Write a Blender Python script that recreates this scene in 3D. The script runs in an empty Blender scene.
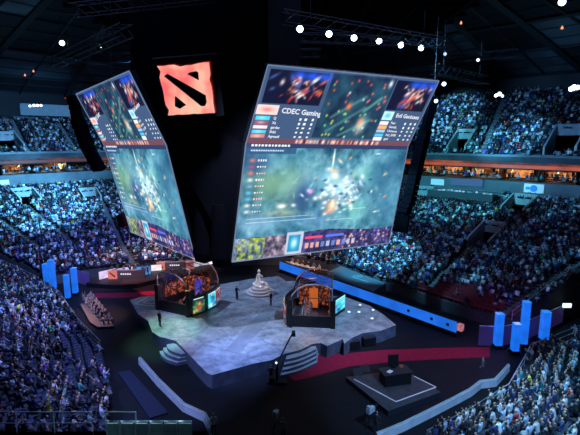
import bpy, bmesh, math, random
import numpy as np
from mathutils import Vector, Matrix
random.seed(7); rng = np.random.default_rng(7)
PI = math.pi
scene = bpy.context.scene
C = scene.collection

# ------------------------------------------------------------------ camera
F_PX = 450.0; CX = 290.0; CY = 217.5; CAMZ = 20.0
TILT = math.atan((217.5-138)/F_PX)
cam = bpy.data.cameras.new('camera'); camo = bpy.data.objects.new('camera', cam); C.objects.link(camo)
camo.location = (0, 0, CAMZ); camo.rotation_euler = (PI/2-TILT, 0, 0)
cam.sensor_width = 36; cam.lens = 36*F_PX/580; cam.clip_end = 500; cam.clip_start = .1
scene.camera = camo
def ray(px, py):
    a = (px-CX)/F_PX; b = (CY-py)/F_PX
    return (a, math.cos(TILT)+b*math.sin(TILT), -math.sin(TILT)+b*math.cos(TILT))
def P(px, py, z):            # the point of the arena at height z seen there in the photograph
    d = ray(px, py); t = (z-CAMZ)/d[2]; return Vector((d[0]*t, d[1]*t, z))
def Q(px, py, y):
    d = ray(px, py); t = y/d[1]; return Vector((d[0]*t, y, CAMZ+d[2]*t))
def proj(x, y, z):
    z = z-CAMZ; f = y*math.cos(TILT)-z*math.sin(TILT); u = y*math.sin(TILT)+z*math.cos(TILT)
    return CX+F_PX*x/f, CY-F_PX*u/f, f

# ------------------------------------------------------------------ materials
def lin(c):
    return tuple(((v/12.92) if v <= .04045 else ((v+.055)/1.055)**2.4) for v in c)
def hexc(r, g, b): return lin((r/255, g/255, b/255))
MATS = {}
def mat(name, col, rough=.7, metal=0, emit=None, estr=1, noise=0, nscale=5, alpha=None, bump=0, spec=.3):
    if name in MATS: return MATS[name]
    m = bpy.data.materials.new(name); m.use_nodes = True; nt = m.node_tree; b = nt.nodes['Principled BSDF']
    b.inputs['Base Color'].default_value = (*col, 1); b.inputs['Roughness'].default_value = rough
    b.inputs['Metallic'].default_value = metal; b.inputs['Specular IOR Level'].default_value = spec
    if emit: b.inputs['Emission Color'].default_value = (*emit, 1); b.inputs['Emission Strength'].default_value = estr
    if noise or bump:
        tc = nt.nodes.new('ShaderNodeTexCoord'); n = nt.nodes.new('ShaderNodeTexNoise'); n.inputs['Scale'].default_value = nscale
        n.inputs['Detail'].default_value = 5; nt.links.new(tc.outputs['Object'], n.inputs['Vector'])
        if noise:
            r = nt.nodes.new('ShaderNodeValToRGB'); e = r.color_ramp.elements
            e[0].position = .3; e[1].position = .7
            e[0].color = (*[max(0, v*(1-noise)) for v in col], 1); e[1].color = (*[v*(1+noise) for v in col], 1)
            nt.links.new(n.outputs['Fac'], r.inputs['Fac']); nt.links.new(r.outputs['Color'], b.inputs['Base Color'])
        if bump:
            bp = nt.nodes.new('ShaderNodeBump'); bp.inputs['Strength'].default_value = bump
            nt.links.new(n.outputs['Fac'], bp.inputs['Height']); nt.links.new(bp.outputs['Normal'], b.inputs['Normal'])
    if alpha is not None: b.inputs['Alpha'].default_value = alpha
    MATS[name] = m; return m
def attr_mat(name, emis=0, rough=.8, base=True):
    if name in MATS: return MATS[name]
    m = bpy.data.materials.new(name); m.use_nodes = True; nt = m.node_tree; b = nt.nodes['Principled BSDF']
    a = nt.nodes.new('ShaderNodeAttribute'); a.attribute_name = 'tint'
    b.inputs['Roughness'].default_value = rough; b.inputs['Specular IOR Level'].default_value = .2
    if emis:
        b.inputs['Base Color'].default_value = (.01, .01, .015, 1)
        nt.links.new(a.outputs['Color'], b.inputs['Emission Color']); b.inputs['Emission Strength'].default_value = emis
    else: nt.links.new(a.outputs['Color'], b.inputs['Base Color'])
    MATS[name] = m; return m
def objcol_mat(name, rough=.8):
    if name in MATS: return MATS[name]
    m = bpy.data.materials.new(name); m.use_nodes = True; nt = m.node_tree; b = nt.nodes['Principled BSDF']
    a = nt.nodes.new('ShaderNodeObjectInfo'); nt.links.new(a.outputs['Color'], b.inputs['Base Color'])
    b.inputs['Roughness'].default_value = rough; MATS[name] = m; return m

BLACK = mat('black paint', (.006, .007, .010), .6)
CLOTH = mat('black drape', (.004, .004, .006), .95, spec=.05)
METAL = mat('dark truss metal', (.012, .014, .018), .6, .2)
STEEL = mat('pale steel rail', (.45, .5, .55), .35, .7)
FLOORM = mat('dark event floor', (.004, .005, .009), .8, noise=.4, nscale=.6)
TIERM = mat('dark concrete tier', (.05, .055, .065), .85, noise=.3, nscale=.5)
CONC = mat('pale concrete', (.40, .45, .47), .8, noise=.12, nscale=1.5)
TEALW = mat('grey painted wall', (.12, .15, .17), .75, noise=.15, nscale=.8)
CARPET = mat('red carpet', (.26, .006, .035), .95, noise=.2, nscale=3)
STEPL = mat('aisle step paint', (.12, .13, .14), .8)
ROOFM = mat('roof panel', (.10, .13, .15), .8, noise=.25, nscale=.4)
RIBM = mat('roof rib', (.03, .035, .04), .7)
GLASS = bpy.data.materials.new('booth glass'); GLASS.use_nodes = True
_nt = GLASS.node_tree; _nt.nodes.clear()
_o = _nt.nodes.new('ShaderNodeOutputMaterial'); _mx = _nt.nodes.new('ShaderNodeMixShader'); _t = _nt.nodes.new('ShaderNodeBsdfTransparent')
_g = _nt.nodes.new('ShaderNodeBsdfGlossy'); _g.inputs['Roughness'].default_value = .12; _mx.inputs[0].default_value = .18
_t.inputs['Color'].default_value = (.85, .88, .95, 1); _nt.links.new(_t.outputs[0], _mx.inputs[1]); _nt.links.new(_g.outputs[0], _mx.inputs[2]); _nt.links.new(_mx.outputs[0], _o.inputs[0])
def glow(name, rgb, s, pat=0, scale=1.0):
    if name in MATS: return MATS[name]
    m = mat(name, (.02, .02, .02), .4, emit=hexc(*rgb), estr=s)
    if pat:
        nt = m.node_tree; b = nt.nodes['Principled BSDF']; tc = nt.nodes.new('ShaderNodeTexCoord'); n = nt.nodes.new('ShaderNodeTexNoise')
        n.inputs['Scale'].default_value = scale; n.inputs['Detail'].default_value = 4; nt.links.new(tc.outputs['Object'], n.inputs['Vector'])
        r = nt.nodes.new('ShaderNodeValToRGB'); c = hexc(*rgb); r.color_ramp.elements[0].position = .35; r.color_ramp.elements[1].position = .65
        r.color_ramp.elements[0].color = (*[v*(1-pat) for v in c], 1); r.color_ramp.elements[1].color = (*[min(1, v*(1+pat)) for v in c], 1)
        nt.links.new(n.outputs['Fac'], r.inputs['Fac']); nt.links.new(r.outputs['Color'], b.inputs['Emission Color'])
    return m

# ------------------------------------------------------------------ mesh helpers
class MB:
    def __init__(s): s.v = []; s.f = []; s.m = []; s.mats = []
    def mi(s, m):
        if m not in s.mats: s.mats.append(m)
        return s.mats.index(m)
    def add(s, vs, fs, m):
        k = len(s.v); i = s.mi(m); s.v += [tuple(v) for v in vs]; s.f += [tuple(k+a for a in f) for f in fs]; s.m += [i]*len(fs); return s
    def box(s, c, d, m, rz=0, M=None):
        vs = []
        for z in (-.5, .5):
            for x, y in ((-.5, -.5), (.5, -.5), (.5, .5), (-.5, .5)):
                X = x*d[0]; Y = y*d[1]
                vs.append(Vector((c[0]+X*math.cos(rz)-Y*math.sin(rz), c[1]+X*math.sin(rz)+Y*math.cos(rz), c[2]+z*d[2])))
        if M: vs = [M@v for v in vs]
        return s.add(vs, [(0, 3, 2, 1), (4, 5, 6, 7), (0, 1, 5, 4), (1, 2, 6, 5), (2, 3, 7, 6), (3, 0, 4, 7)], m)
    def prism(s, pts, z0, z1, m, mtop=None):
        n = len(pts); vs = [(p[0], p[1], z0) for p in pts]+[(p[0], p[1], z1) for p in pts]
        s.add(vs, [tuple(range(n))[::-1]]+[(i, (i+1) % n, n+(i+1) % n, n+i) for i in range(n)], m)
        k = len(s.v); s.add([(p[0], p[1], z1) for p in pts], [tuple(range(n))], mtop or m); return s
    def tube(s, pts, r, m, n=6, caps=True):
        pts = [Vector(p) for p in pts]; rs = r if isinstance(r, (list, tuple)) else [r]*len(pts); vs = []; fs = []
        for i, p in enumerate(pts):
            d = (pts[min(i+1, len(pts)-1)]-pts[max(i-1, 0)]).normalized()
            a = d.cross(Vector((0, 0, 1)) if abs(d.z) < .9 else Vector((1, 0, 0))).normalized(); b = d.cross(a)
            for k in range(n):
                t = 2*PI*k/n; vs.append(p+(a*math.cos(t)+b*math.sin(t))*rs[i])
        for i in range(len(pts)-1):
            for k in range(n): fs.append((i*n+k, i*n+(k+1) % n, (i+1)*n+(k+1) % n, (i+1)*n+k))
        if caps: fs += [tuple(range(n)), tuple(range((len(pts)-1)*n, len(pts)*n))[::-1]]
        return s.add(vs, fs, m)
    def lathe(s, prof, m, n=20, c=(0, 0, 0), sq=None):
        vs = []; fs = []
        for r, z in prof:
            for k in range(n):
                t = 2*PI*k/n; vs.append((c[0]+r*math.cos(t), c[1]+r*math.sin(t), c[2]+z))
        for i in range(len(prof)-1):
            for k in range(n): fs.append((i*n+k, i*n+(k+1) % n, (i+1)*n+(k+1) % n, (i+1)*n+k))
        fs += [tuple(range(n))[::-1], tuple(range((len(prof)-1)*n, len(prof)*n))]
        return s.add(vs, fs, m)
    def slab(s, quad, th, m, mb=None):       # quad of 4 3-D corners, thickness away from its normal
        q = [Vector(p) for p in quad]; n = (q[1]-q[0]).cross(q[3]-q[0]).normalized()
        w = [p-n*th for p in q]
        s.add(q, [(0, 1, 2, 3)], m)
        return s.add(q+w, [(7, 6, 5, 4), (0, 4, 5, 1), (1, 5, 6, 2), (2, 6, 7, 3), (3, 7, 4, 0)], mb or m)
    def build(s, name, parent=None, smooth=False):
        me = bpy.data.meshes.new(name); me.from_pydata(s.v, [], s.f)
        for m in s.mats: me.materials.append(m)
        me.polygons.foreach_set('material_index', s.m)
        if smooth: me.polygons.foreach_set('use_smooth', [True]*len(s.f))
        me.update(); o = bpy.data.objects.new(name, me); C.objects.link(o)
        if parent: o.parent = parent
        return o
def tag(o, label, cat, group=None, kind=None):
    o['label'] = label; o['category'] = cat
    if group: o['group'] = group
    if kind: o['kind'] = kind
    return o
def struct(o): o['kind'] = 'structure'; return o
def thing(name, label, cat, loc=(0, 0, 0), rz=0, group=None):
    o = bpy.data.objects.new(name, None); C.objects.link(o); o.location = loc; o.rotation_euler = (0, 0, rz); o.empty_display_size = .3
    return tag(o, label, cat, group)
def copy_tree(o, parent=None):
    c = o.copy(); C.objects.link(c)
    if parent: c.parent = parent
    for ch in list(o.children): copy_tree(ch, c)
    return c
def text_mesh(body, size, m, name='lettering', align='LEFT'):
    cu = bpy.data.curves.new('t', 'FONT'); cu.body = body; cu.size = size; cu.align_x = align; cu.align_y = 'TOP'; cu.resolution_u = 2; cu.offset = size*.028
    o = bpy.data.objects.new('t', cu); C.objects.link(o); dg = bpy.context.evaluated_depsgraph_get(); dg.update()
    me = bpy.data.meshes.new_from_object(o.evaluated_get(dg)); bpy.data.objects.remove(o)
    me.materials.clear(); me.materials.append(m); r = bpy.data.objects.new(name, me); C.objects.link(r); return r
def color_grid(name, quad, img, m, parent=None, off=0.0):
    """a flat screen: grid of the picture's pixels over 4 corners TL,TR,BR,BL"""
    h, w, _ = img.shape; q = [np.array(p, float) for p in quad]
    u = np.linspace(0, 1, w)[None, :, None]; v = np.linspace(0, 1, h)[:, None, None]
    pts = (q[0]*(1-u)+q[1]*u)*(1-v)+(q[3]*(1-u)+q[2]*u)*v
    n = np.cross(q[3]-q[0], q[1]-q[0]); n /= np.linalg.norm(n); pts = pts+n*off
    idx = np.arange(h*w).reshape(h, w)
    fs = np.stack([idx[1:, :-1], idx[1:, 1:], idx[:-1, 1:], idx[:-1, :-1]], -1).reshape(-1, 4)
    me = bpy.data.meshes.new(name); me.from_pydata(pts.reshape(-1, 3).tolist(), [], fs.tolist())
    a = me.color_attributes.new('tint', 'FLOAT_COLOR', 'POINT')
    c = np.clip(img, 0, 1); c = np.where(c <= .04045, c/12.92, ((c+.055)/1.055)**2.4)
    a.data.foreach_set('color', np.concatenate([c, np.ones((h, w, 1))], -1).astype(np.float32).ravel())
    me.materials.append(m); o = bpy.data.objects.new(name, me); C.objects.link(o)
    if parent: o.parent = parent
    return o

# ------------------------------------------------------------------ picture on the big screens (abstract game view)
def val_noise(h, w, sc, seed):
    r = np.random.default_rng(seed); out = np.zeros((h, w)); amp = 1; tot = 0
    for o in range(4):
        gh = max(2, int(h/sc*2**o)+2); gw = max(2, int(w/sc*2**o)+2); g = r.random((gh, gw))
        y = np.linspace(0, gh-1.001, h); x = np.linspace(0, gw-1.001, w); yi = y.astype(int); xi = x.astype(int)
        fy = (y-yi)[:, None]; fx = (x-xi)[None, :]; fy = fy*fy*(3-2*fy); fx = fx*fx*(3-2*fx)
        out += amp*((g[yi][:, xi]*(1-fx)+g[yi][:, xi+1]*fx)*(1-fy)+(g[yi+1][:, xi]*(1-fx)+g[yi+1][:, xi+1]*fx)*fy); tot += amp; amp *= .55
    return out/tot
def canvas(h, w):
    y, x = np.mgrid[0:h, 0:w]; return x/(w-1), y/(h-1)
def blob(img, x, y, cx, cy, rx, ry, col, a=1, asp=1.0, rot=0):
    dx = x-cx; dy = y-cy; c, s = math.cos(rot), math.sin(rot)
    d = ((dx*c+dy*s)/rx)**2+((-dx*s+dy*c)/ry)**2; k = np.exp(-d)[..., None]*a
    img[:] = img*(1-k)+np.array(col)/255*k
def rect(img, x, y, x0, y0, x1, y1, col, a=1):
    k = (((x >= x0) & (x <= x1) & (y >= y0) & (y <= y1))*a)[..., None]; img[:] = img*(1-k)+np.array(col)/255*k
def upper_picture():
    h, w = 96, 288; x, y = canvas(h, w); img = np.zeros((h, w, 3))+np.array((62, 84, 118))/255
    # map in the middle
    rect(img, x, y, .345, .03, .725, .90, (32, 60, 84)); n = val_noise(h, w, 22, 3)
    k = ((x > .345) & (x < .725) & (y < .9))[..., None]
    img = np.where(k, img+((n-.5)*.35)[..., None]*np.array((.35, 1, .9)), img)
    r = random.Random(3)
    for i in range(46):
        cx = r.uniform(.37, .71); cy = r.uniform(.08, .88); col = r.choice([(235, 90, 80), (120, 230, 150), (230, 240, 230), (200, 90, 70), (130, 200, 90)])
        if cx < .5 and cy > .5: col = r.choice([(120, 230, 120), (200, 220, 90)])
        if cx > .6 and cy < .5: col = r.choice([(240, 90, 90), (230, 130, 100)])
        blob(img, x, y, cx, cy, .006, .018, col, .9)
    for a in ((.42, .80, .60, .45), (.50, .86, .66, .62), (.42, .60, .58, .30), (.60, .5, .68, .3)):
        for t in np.linspace(0, 1, 14): blob(img, x, y, a[0]+(a[2]-a[0])*t, a[1]+(a[3]-a[1])*t, .010, .022, (110, 175, 165), .45)
    blob(img, x, y, .615, .70, .028, .11, (225, 235, 225), .8); blob(img, x, y, .605, .66, .014, .06, (240, 150, 90), .8); blob(img, x, y, .50, .44, .014, .05, (250, 120, 70), .9)
    # player cameras
    for x0, x1, s in ((.02, .325, 1), (.735, .985, 2)):
        rect(img, x, y, x0, .04, x1, .46, (20, 24, 50)); r = random.Random(s); W = x1-x0
        for t in (.5, .72, .95): blob(img, x, y, x0+W*t, .09, .035, .06, (40, 90, 235), .9)
        for i in range(80):
            cx = x0+W*min(.95, max(.08, r.gauss(.55, .2))); cy = r.uniform(.12, .42)
            col = r.choice([(235, 225, 220), (215, 110, 80), (210, 60, 60), (30, 25, 45), (20, 20, 50), (240, 190, 160), (70, 90, 160)])
            blob(img, x, y, cx, cy, r.uniform(.004, .012), r.uniform(.015, .05), col, .85, rot=r.uniform(-.2, .5))
    # team badges and rows
    rect(img, x, y, .005, .475, .115, .60, (240, 205, 200)); blob(img, x, y, .06, .54, .03, .03, (230, 80, 70), .6)
    rect(img, x, y, .735, .475, .80, .60, (190, 235, 240)); blob(img, x, y, .765, .54, .02, .04, (60, 160, 200), .7)
    for i, c in enumerate([(60, 200, 230), (150, 70, 100), (240, 210, 210), (70, 190, 220), (200, 120, 110)]):
        rect(img, x, y, .012, .625+i*.062, .085, .675+i*.062, c); blob(img, x, y, .045, .65+i*.062, .02, .02, (220, 240, 250), .5)
    for i, c in enumerate([(235, 225, 235), (240, 170, 110), (150, 190, 240), (80, 190, 220), (235, 240, 245)]):
        rect(img, x, y, .735, .625+i*.062, .79, .675+i*.062, c)
    for i in range(5):
        for cx in (.245, .275, .315): rect(img, x, y, cx, .64+i*.062, cx+.012, .665+i*.062, (230, 235, 245))
        for cx in (.90, .94, .97): rect(img, x, y, cx, .64+i*.062, cx+.010, .665+i*.062, (230, 235, 245))
    blob(img, x, y, .70, .10, .012, .05, (240, 245, 250), .9)
    # score ribbon
    rect(img, x, y, 0, .93, 1, 1, (110, 70, 82)); r = random.Random(5)
    for i in range(60):
        cx = r.uniform(.27, .78); blob(img, x, y, cx, .965, .006, .03, r.choice([(250, 235, 225), (240, 170, 140), (60, 30, 50), (230, 120, 100), (150, 190, 200)]), .9)
    return img
def lower_picture():
    h, w = 180, 320; x, y = canvas(h, w); n1 = val_noise(h, w, 60, 11); n2 = val_noise(h, w, 24, 12); n3 = val_noise(h, w, 7, 15)
    img = np.zeros((h, w, 3))+np.array((86, 138, 158))/255
    img += ((n1-.5)*.50)[..., None]*np.array((.7, .9, .9))+((n2-.5)*.42)[..., None]*np.array((1, 1, .9))+((n3-.5)*.22)[..., None]
    for a in [(.16, .34, .12, .16, (116, 150, 112), .7), (.30, .33, .09, .14, (146, 184, 160), .7), (.30, .50, .10, .07, (86, 112, 116), .6), (.36, .44, .055, .15, (56, 82, 132), .85),
              (.60, .40, .10, .12, (214, 232, 240), .8), (.70, .24, .05, .06, (160, 216, 214), .8), (.74, .33, .06, .10, (122, 190, 186), .7), (.86, .40, .09, .22, (66, 112, 142), .7),
              (.69, .62, .09, .11, (116, 184, 172), .75), (.48, .28, .14, .10, (150, 202, 216), .6), (.24, .60, .09, .03, (214, 210, 150), .6), (.12, .68, .12, .08, (156, 186, 214), .6),
              (.45, .68, .16, .07, (116, 160, 196), .6), (.92, .2, .10, .18, (66, 110, 144), .6), (.08, .16, .10, .08, (60, 96, 136), .7), (.94, .62, .08, .15, (72, 120, 152), .7), (.70, .42, .05, .05, (70, 100, 130), .8), (.52, .5, .05, .06, (80, 110, 140), .7)]:
        blob(img, x, y, *a[:4], a[4], a[5])
    r = random.Random(21)
    for i in range(95):
        cx = min(.95, max(.2, r.gauss(.58, .09))); cy = min(.8, max(.1, r.gauss(.41, .10)))
        blob(img, x, y, cx, cy, r.uniform(.005, .016), r.uniform(.008, .026), r.choice([(245, 250, 252), (225, 240, 246), (210, 238, 244), (250, 225, 200), (140, 200, 225), (44, 74, 118), (70, 110, 150), (235, 245, 250)]), .85, rot=r.uniform(-.6, .6))
    for i in range(60):
        blob(img, x, y, r.uniform(.2, .9), r.uniform(.1, .78), r.uniform(.004, .02), r.uniform(.006, .03), r.choice([(60, 100, 130), (150, 200, 190), (110, 170, 190), (180, 210, 170), (60, 90, 100)]), .5, rot=r.uniform(-.6, .6))
    blob(img, x, y, .545, .56, .030, .050, (250, 186, 140), .95); blob(img, x, y, .55, .55, .012, .03, (255, 245, 230), .9); blob(img, x, y, .53, .62, .03, .02, (240, 170, 130), .7)
    blob(img, x, y, .535, .28, .024, .035, (240, 248, 252), .95); blob(img, x, y, .525, .235, .030, .014, (240, 190, 140), .9)
    blob(img, x, y, .512, .12, .006, .10, (240, 248, 244), .95); blob(img, x, y, .24, .54, .026, .02, (255, 250, 225), .95); blob(img, x, y, .40, .42, .014, .02, (245, 150, 205), .95)
    for cx, cy, rr, c in ((.87, .28, .9, (255, 180, 130)), (.90, .50, .8, (255, 150, 100)), (.85, .65, .15, (255, 240, 230)), (.62, .12, 1.2, (245, 160, 120)), (.80, .08, .2, (230, 245, 245))):
        blob(img, x, y, cx, cy, .016, .006, c, .95, rot=-rr)
    for yy, x0, x1 in ((.635, .05, .44), (.665, .05, .46), (.60, .66, .78), (.695, .52, .70)): rect(img, x, y, x0, yy, x1, yy+.006, (225, 235, 242), .55)
    rect(img, x, y, 0, 0, 1, .035, (62, 74, 108)); rect(img, x, y, 0, .035, .28, .085, (58, 86, 124), .7)
    for i in range(12): rect(img, x, y, .03+i*.018, .010, .042+i*.018, .024, (220, 225, 235))
    for i in range(14): rect(img, x, y, .03+i*.013, .055, .040+i*.013, .066, (190, 205, 225))
    for i in range(9):
        yy = .125+i*.054; blob(img, x, y, .045, yy+.015, .016, .016, r.choice([(220, 120, 110), (110, 190, 230), (225, 225, 225), (170, 90, 120), (130, 170, 210)]), .9)
        for j in range(4): rect(img, x, y, .075+j*.013, yy+.008, .083+j*.013, yy+.022, r.choice([(240, 180, 190), (235, 240, 245)]))
    n4 = val_noise(h, w, 8, 31); n5 = val_noise(h, w, 5, 33)
    k = ((y > .805+.02*np.sin(x*9)) & (x > .40))[..., None]
    img = np.where(k, np.array((72, 70, 112))/255*(0.45+n4[..., None]*1.1), img)
    k = ((y > .80) & (x <= .40))[..., None]; img = np.where(k, np.stack([.50+(n4-.5)*1.0, .46+(n4-.5)*.9, .52+(n4-.5)*.8], -1), img)
    kk = ((y > .81) & (x < .17))[..., None]; img = np.where(kk, np.stack([.48+(n5-.5)*.9, .54+(n5-.5)*.9, .50+(n4-.5)*.8], -1), img)
    rect(img, x, y, .295, .785, .395, .99, (178, 188, 205)); rect(img, x, y, .31, .815, .38, .97, (44, 140, 180)); blob(img, x, y, .345, .89, .02, .05, (205, 240, 250), .95)
    rect(img, x, y, .41, .84, .52, .862, (225, 85, 120)); rect(img, x, y, .54, .84, .66, .862, (100, 120, 235))
    for i in range(11): rect(img, x, y, .415+i*.034, .90, .436+i*.034, .955, r.choice([(165, 175, 205), (205, 195, 215), (100, 130, 190), (210, 160, 150), (60, 60, 90)]))
    for i in range(70):
        blob(img, x, y, r.uniform(.66, .99), r.uniform(.83, .985), .006, .011, r.choice([(240, 140, 100), (215, 180, 195), (60, 40, 80), (250, 205, 170), (130, 130, 205), (50, 40, 70)]), .9)
    return img

UP, LOW = upper_picture(), lower_picture()
UP = np.clip((UP-.3)*1.08+.33, 0, 1); LOW = np.clip((LOW-.5)*1.22+.51, 0, 1)
SCREENM = attr_mat('led screen picture', emis=1.12)
WHITE_E = glow('lit white lettering', (235, 240, 250), 1.0)

# ------------------------------------------------------------------ bowl geometry
W = [(-86, 30), (-75, 47), (-60, 66), (-50, 79), (-39, 91), (-22, 103), (-8, 105), (4, 97), (21, 80), (28, 73.5), (36, 66), (46, 55), (58, 41), (66, 25)]
class Tier:
    def __init__(s, name, front, back, z0, z1, n):
        s.name = name; s.f = [Vector(p) for p in front]; s.b = [Vector(p) for p in back]; s.n = n
        s.z0 = z0 if isinstance(z0, list) else [z0]*len(front); s.z1 = z1 if isinstance(z1, list) else [z1]*len(front)
        s.holes = []; s.aisles = []
    def ends(s, t):
        k = min(int(t), len(s.f)-2); u = t-k; L = lambda a: a[k]*(1-u)+a[k+1]*u
        return L(s.f), L(s.b), L(s.z0), L(s.z1)
    def pt(s, t, i, zi=None):
        f, b, z0, z1 = s.ends(t); p = f.lerp(b, i/s.n); zi = i if zi is None else zi
        return Vector((p.x, p.y, z0+(z1-z0)*zi/s.n))
    def find(s, px, py):
        best = None
        for t in np.arange(0, len(s.f)-1, .02):
            for i in np.arange(0, s.n, .5):
                p = s.pt(t, i)
                if p.y < 1: continue
                a, b, _ = proj(*p); d = (a-px)**2+(b-py)**2
                if best is None or d < best[0]: best = (d, t, i)
        return best[1], best[2]
    def hole(s, t0, t1, r0, r1): s.holes.append((t0, t1, r0, r1))
    def inhole(s, t, i, pad=0):
        return any(a-pad <= t <= b+pad and c <= i+.5 <= d for a, b, c, d in s.holes)
    def mesh(s, m):
        ts = []
        for k in range(len(s.f)-1):
            q = max(2, int((s.b[k+1]-s.b[k]).length/1.0)); ts += [k+j/q for j in range(q)]
        ts.append(len(s.f)-1-1e-6); mb = MB(); vs = []; fs = []; nt = len(ts)
        for i in range(s.n+1):
            for t in ts:
                vs.append(s.pt(t, i, max(i-1, 0) if i else 0)); vs.append(s.pt(t, i, i))
        ix = lambda i, j, k: (i*nt+j)*2+k
        for i in range(s.n+1):
            for j in range(nt-1):
                tm = (ts[j]+ts[j+1])/2
                if not s.inhole(tm, i-.5) and i > 0: fs.append((ix(i, j, 0), ix(i, j+1, 0), ix(i, j+1, 1), ix(i, j, 1)))
                if i < s.n and not s.inhole(tm, i): fs.append((ix(i, j, 1), ix(i, j+1, 1), ix(i+1, j+1, 0), ix(i+1, j, 0)))
        mb.add(vs, fs, m)
        zb = min(s.z0)-1.2 if min(s.z0) > 8 else 0.0
        for j in (0, nt-1):
            for i in range(s.n):
                a, b = s.pt(ts[j], i), s.pt(ts[j], i+1, i); mb.add([a, b, (b.x, b.y, zb), (a.x, a.y, zb)], [(0, 1, 2, 3)], m)
        for j in range(nt-1):
            a, b = s.pt(ts[j], 0), s.pt(ts[j+1], 0); mb.add([a, b, (b.x, b.y, zb), (a.x, a.y, zb)], [(0, 1, 2, 3)], m)
        return struct(mb.build(s.name))
    def rows(s, spacing):
        """seat positions (t, i, point, yaw)"""
        out = []
        for i in range(s.n):
            t = 0.0; k = 0
            while t < len(s.f)-1.001:
                k = int(t); L = (s.pt(k+1-1e-6, i+.5)-s.pt(k, i+.5)).length
                p = s.pt(t, i+.55, i); f, b, _, _ = s.ends(t); d = (f-b); yaw = math.atan2(-d.x, d.y)
                out.append((t, i, p, yaw)); t += spacing/L
        return out
def outward(poly, d):
    out = []
    for i, p in enumerate(poly):
        a = Vector(poly[max(i-1, 0)]); b = Vector(poly[min(i+1, len(poly)-1)]); t = (b-a).normalized(); out.append((p[0]-t.y*d, p[1]+t.x*d))
    return out

FL = Tier('floor_tier_far_left', [(-33, 59.5), (-29, 62.5), (-22, 66), (-13, 68.5), (-6, 69.5)], [(-60, 66), (-50, 79), (-39, 91), (-22, 103), (-8, 105)], 1.3, 11, 42)
FR = Tier('floor_tier_far_right', [(-6, 69.5), (2, 69.5), (8, 65), (13, 57), (17, 51.5), (20, 47.5), (23.2, 44.3)], [(-8, 105), (4, 97), (21, 80), (28, 73.5), (36, 66), (41, 60.5), (46, 55)], 1.3, 11, 42)
NL = Tier('floor_tier_near_left', [(-33.5, 57), (-28, 52.0), (-21.5, 43.0), (-17.2, 38.2), (-13.6, 31.5), (-11.5, 25), (-10.5, 18.5)], [(-61, 62), (-54, 47), (-46, 32), (-40, 22), (-34, 13), (-30, 7), (-28, 2)], [1.0, 1.0, 1.2, 1.0, 1.0, 1.0, 1.0], [12, 13, 15, 16.5, 17, 17, 17], 34)
NR = Tier('floor_tier_near_right', [(1, 20.5), (7.8, 25.0), (12, 27.7), (16.4, 31.0), (19.8, 35.3), (21.3, 37.3)], [(14, -6), (24, -2), (31, 3), (40, 12), (49, 27), (54, 41)], 1.0, 12.5, 36)
zt = [24.5]*6+[26, 27]+[28]*6
UT = Tier('floor_tier_upper', W, outward(W, 16), 17.2, zt, 20)

def aisle_px(tier, pa, pb):
    a = tier.find(*pa); b = tier.find(*pb); return a, b
AISLES = []     # (tier, (t,i) bottom, (t,i) top)
def aisle(tier, pbot, ptop, half=.38):
    a = tier.find(*pbot); b = tier.find(*ptop); AISLES.append((tier, a, b, half)); tier.aisles.append((a, b, half))
aisle(FL, (133, 266), (100, 198)); aisle(FL, (72, 245), (25, 205)); aisle(FL, (40, 250), (0, 222))
aisle(FR, (428, 290), (470, 248)); aisle(FR, (500, 318), (575, 266)); aisle(FR, (300, 258), (330, 230))
aisle(NL, (83, 322), (0, 262)); aisle(NL, (112, 392), (62, 345)); aisle(NR, (500, 395), (560, 345)); aisle(NR, (505, 365), (570, 330))
aisle(UT, (482, 153), (503, 100)); aisle(UT, (30, 155), (12, 120)); aisle(UT, (548, 158), (580, 130)); aisle(UT, (75, 150), (60, 125))

def near_aisle(tier, t, i, p):
    for a, b, half in tier.aisles:
        lo, hi = min(a[1], b[1]), max(a[1], b[1])
        if lo-.5 <= i <= hi+.5:
            u = 0 if b[1] == a[1] else (i-a[1])/(b[1]-a[1]); tt = a[0]+(b[0]-a[0])*u
            if 0 <= tt <= len(tier.f)-1.0001 and (tier.pt(tt, i+.5, i)-p).length < half+.25: return True
    return False

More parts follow.
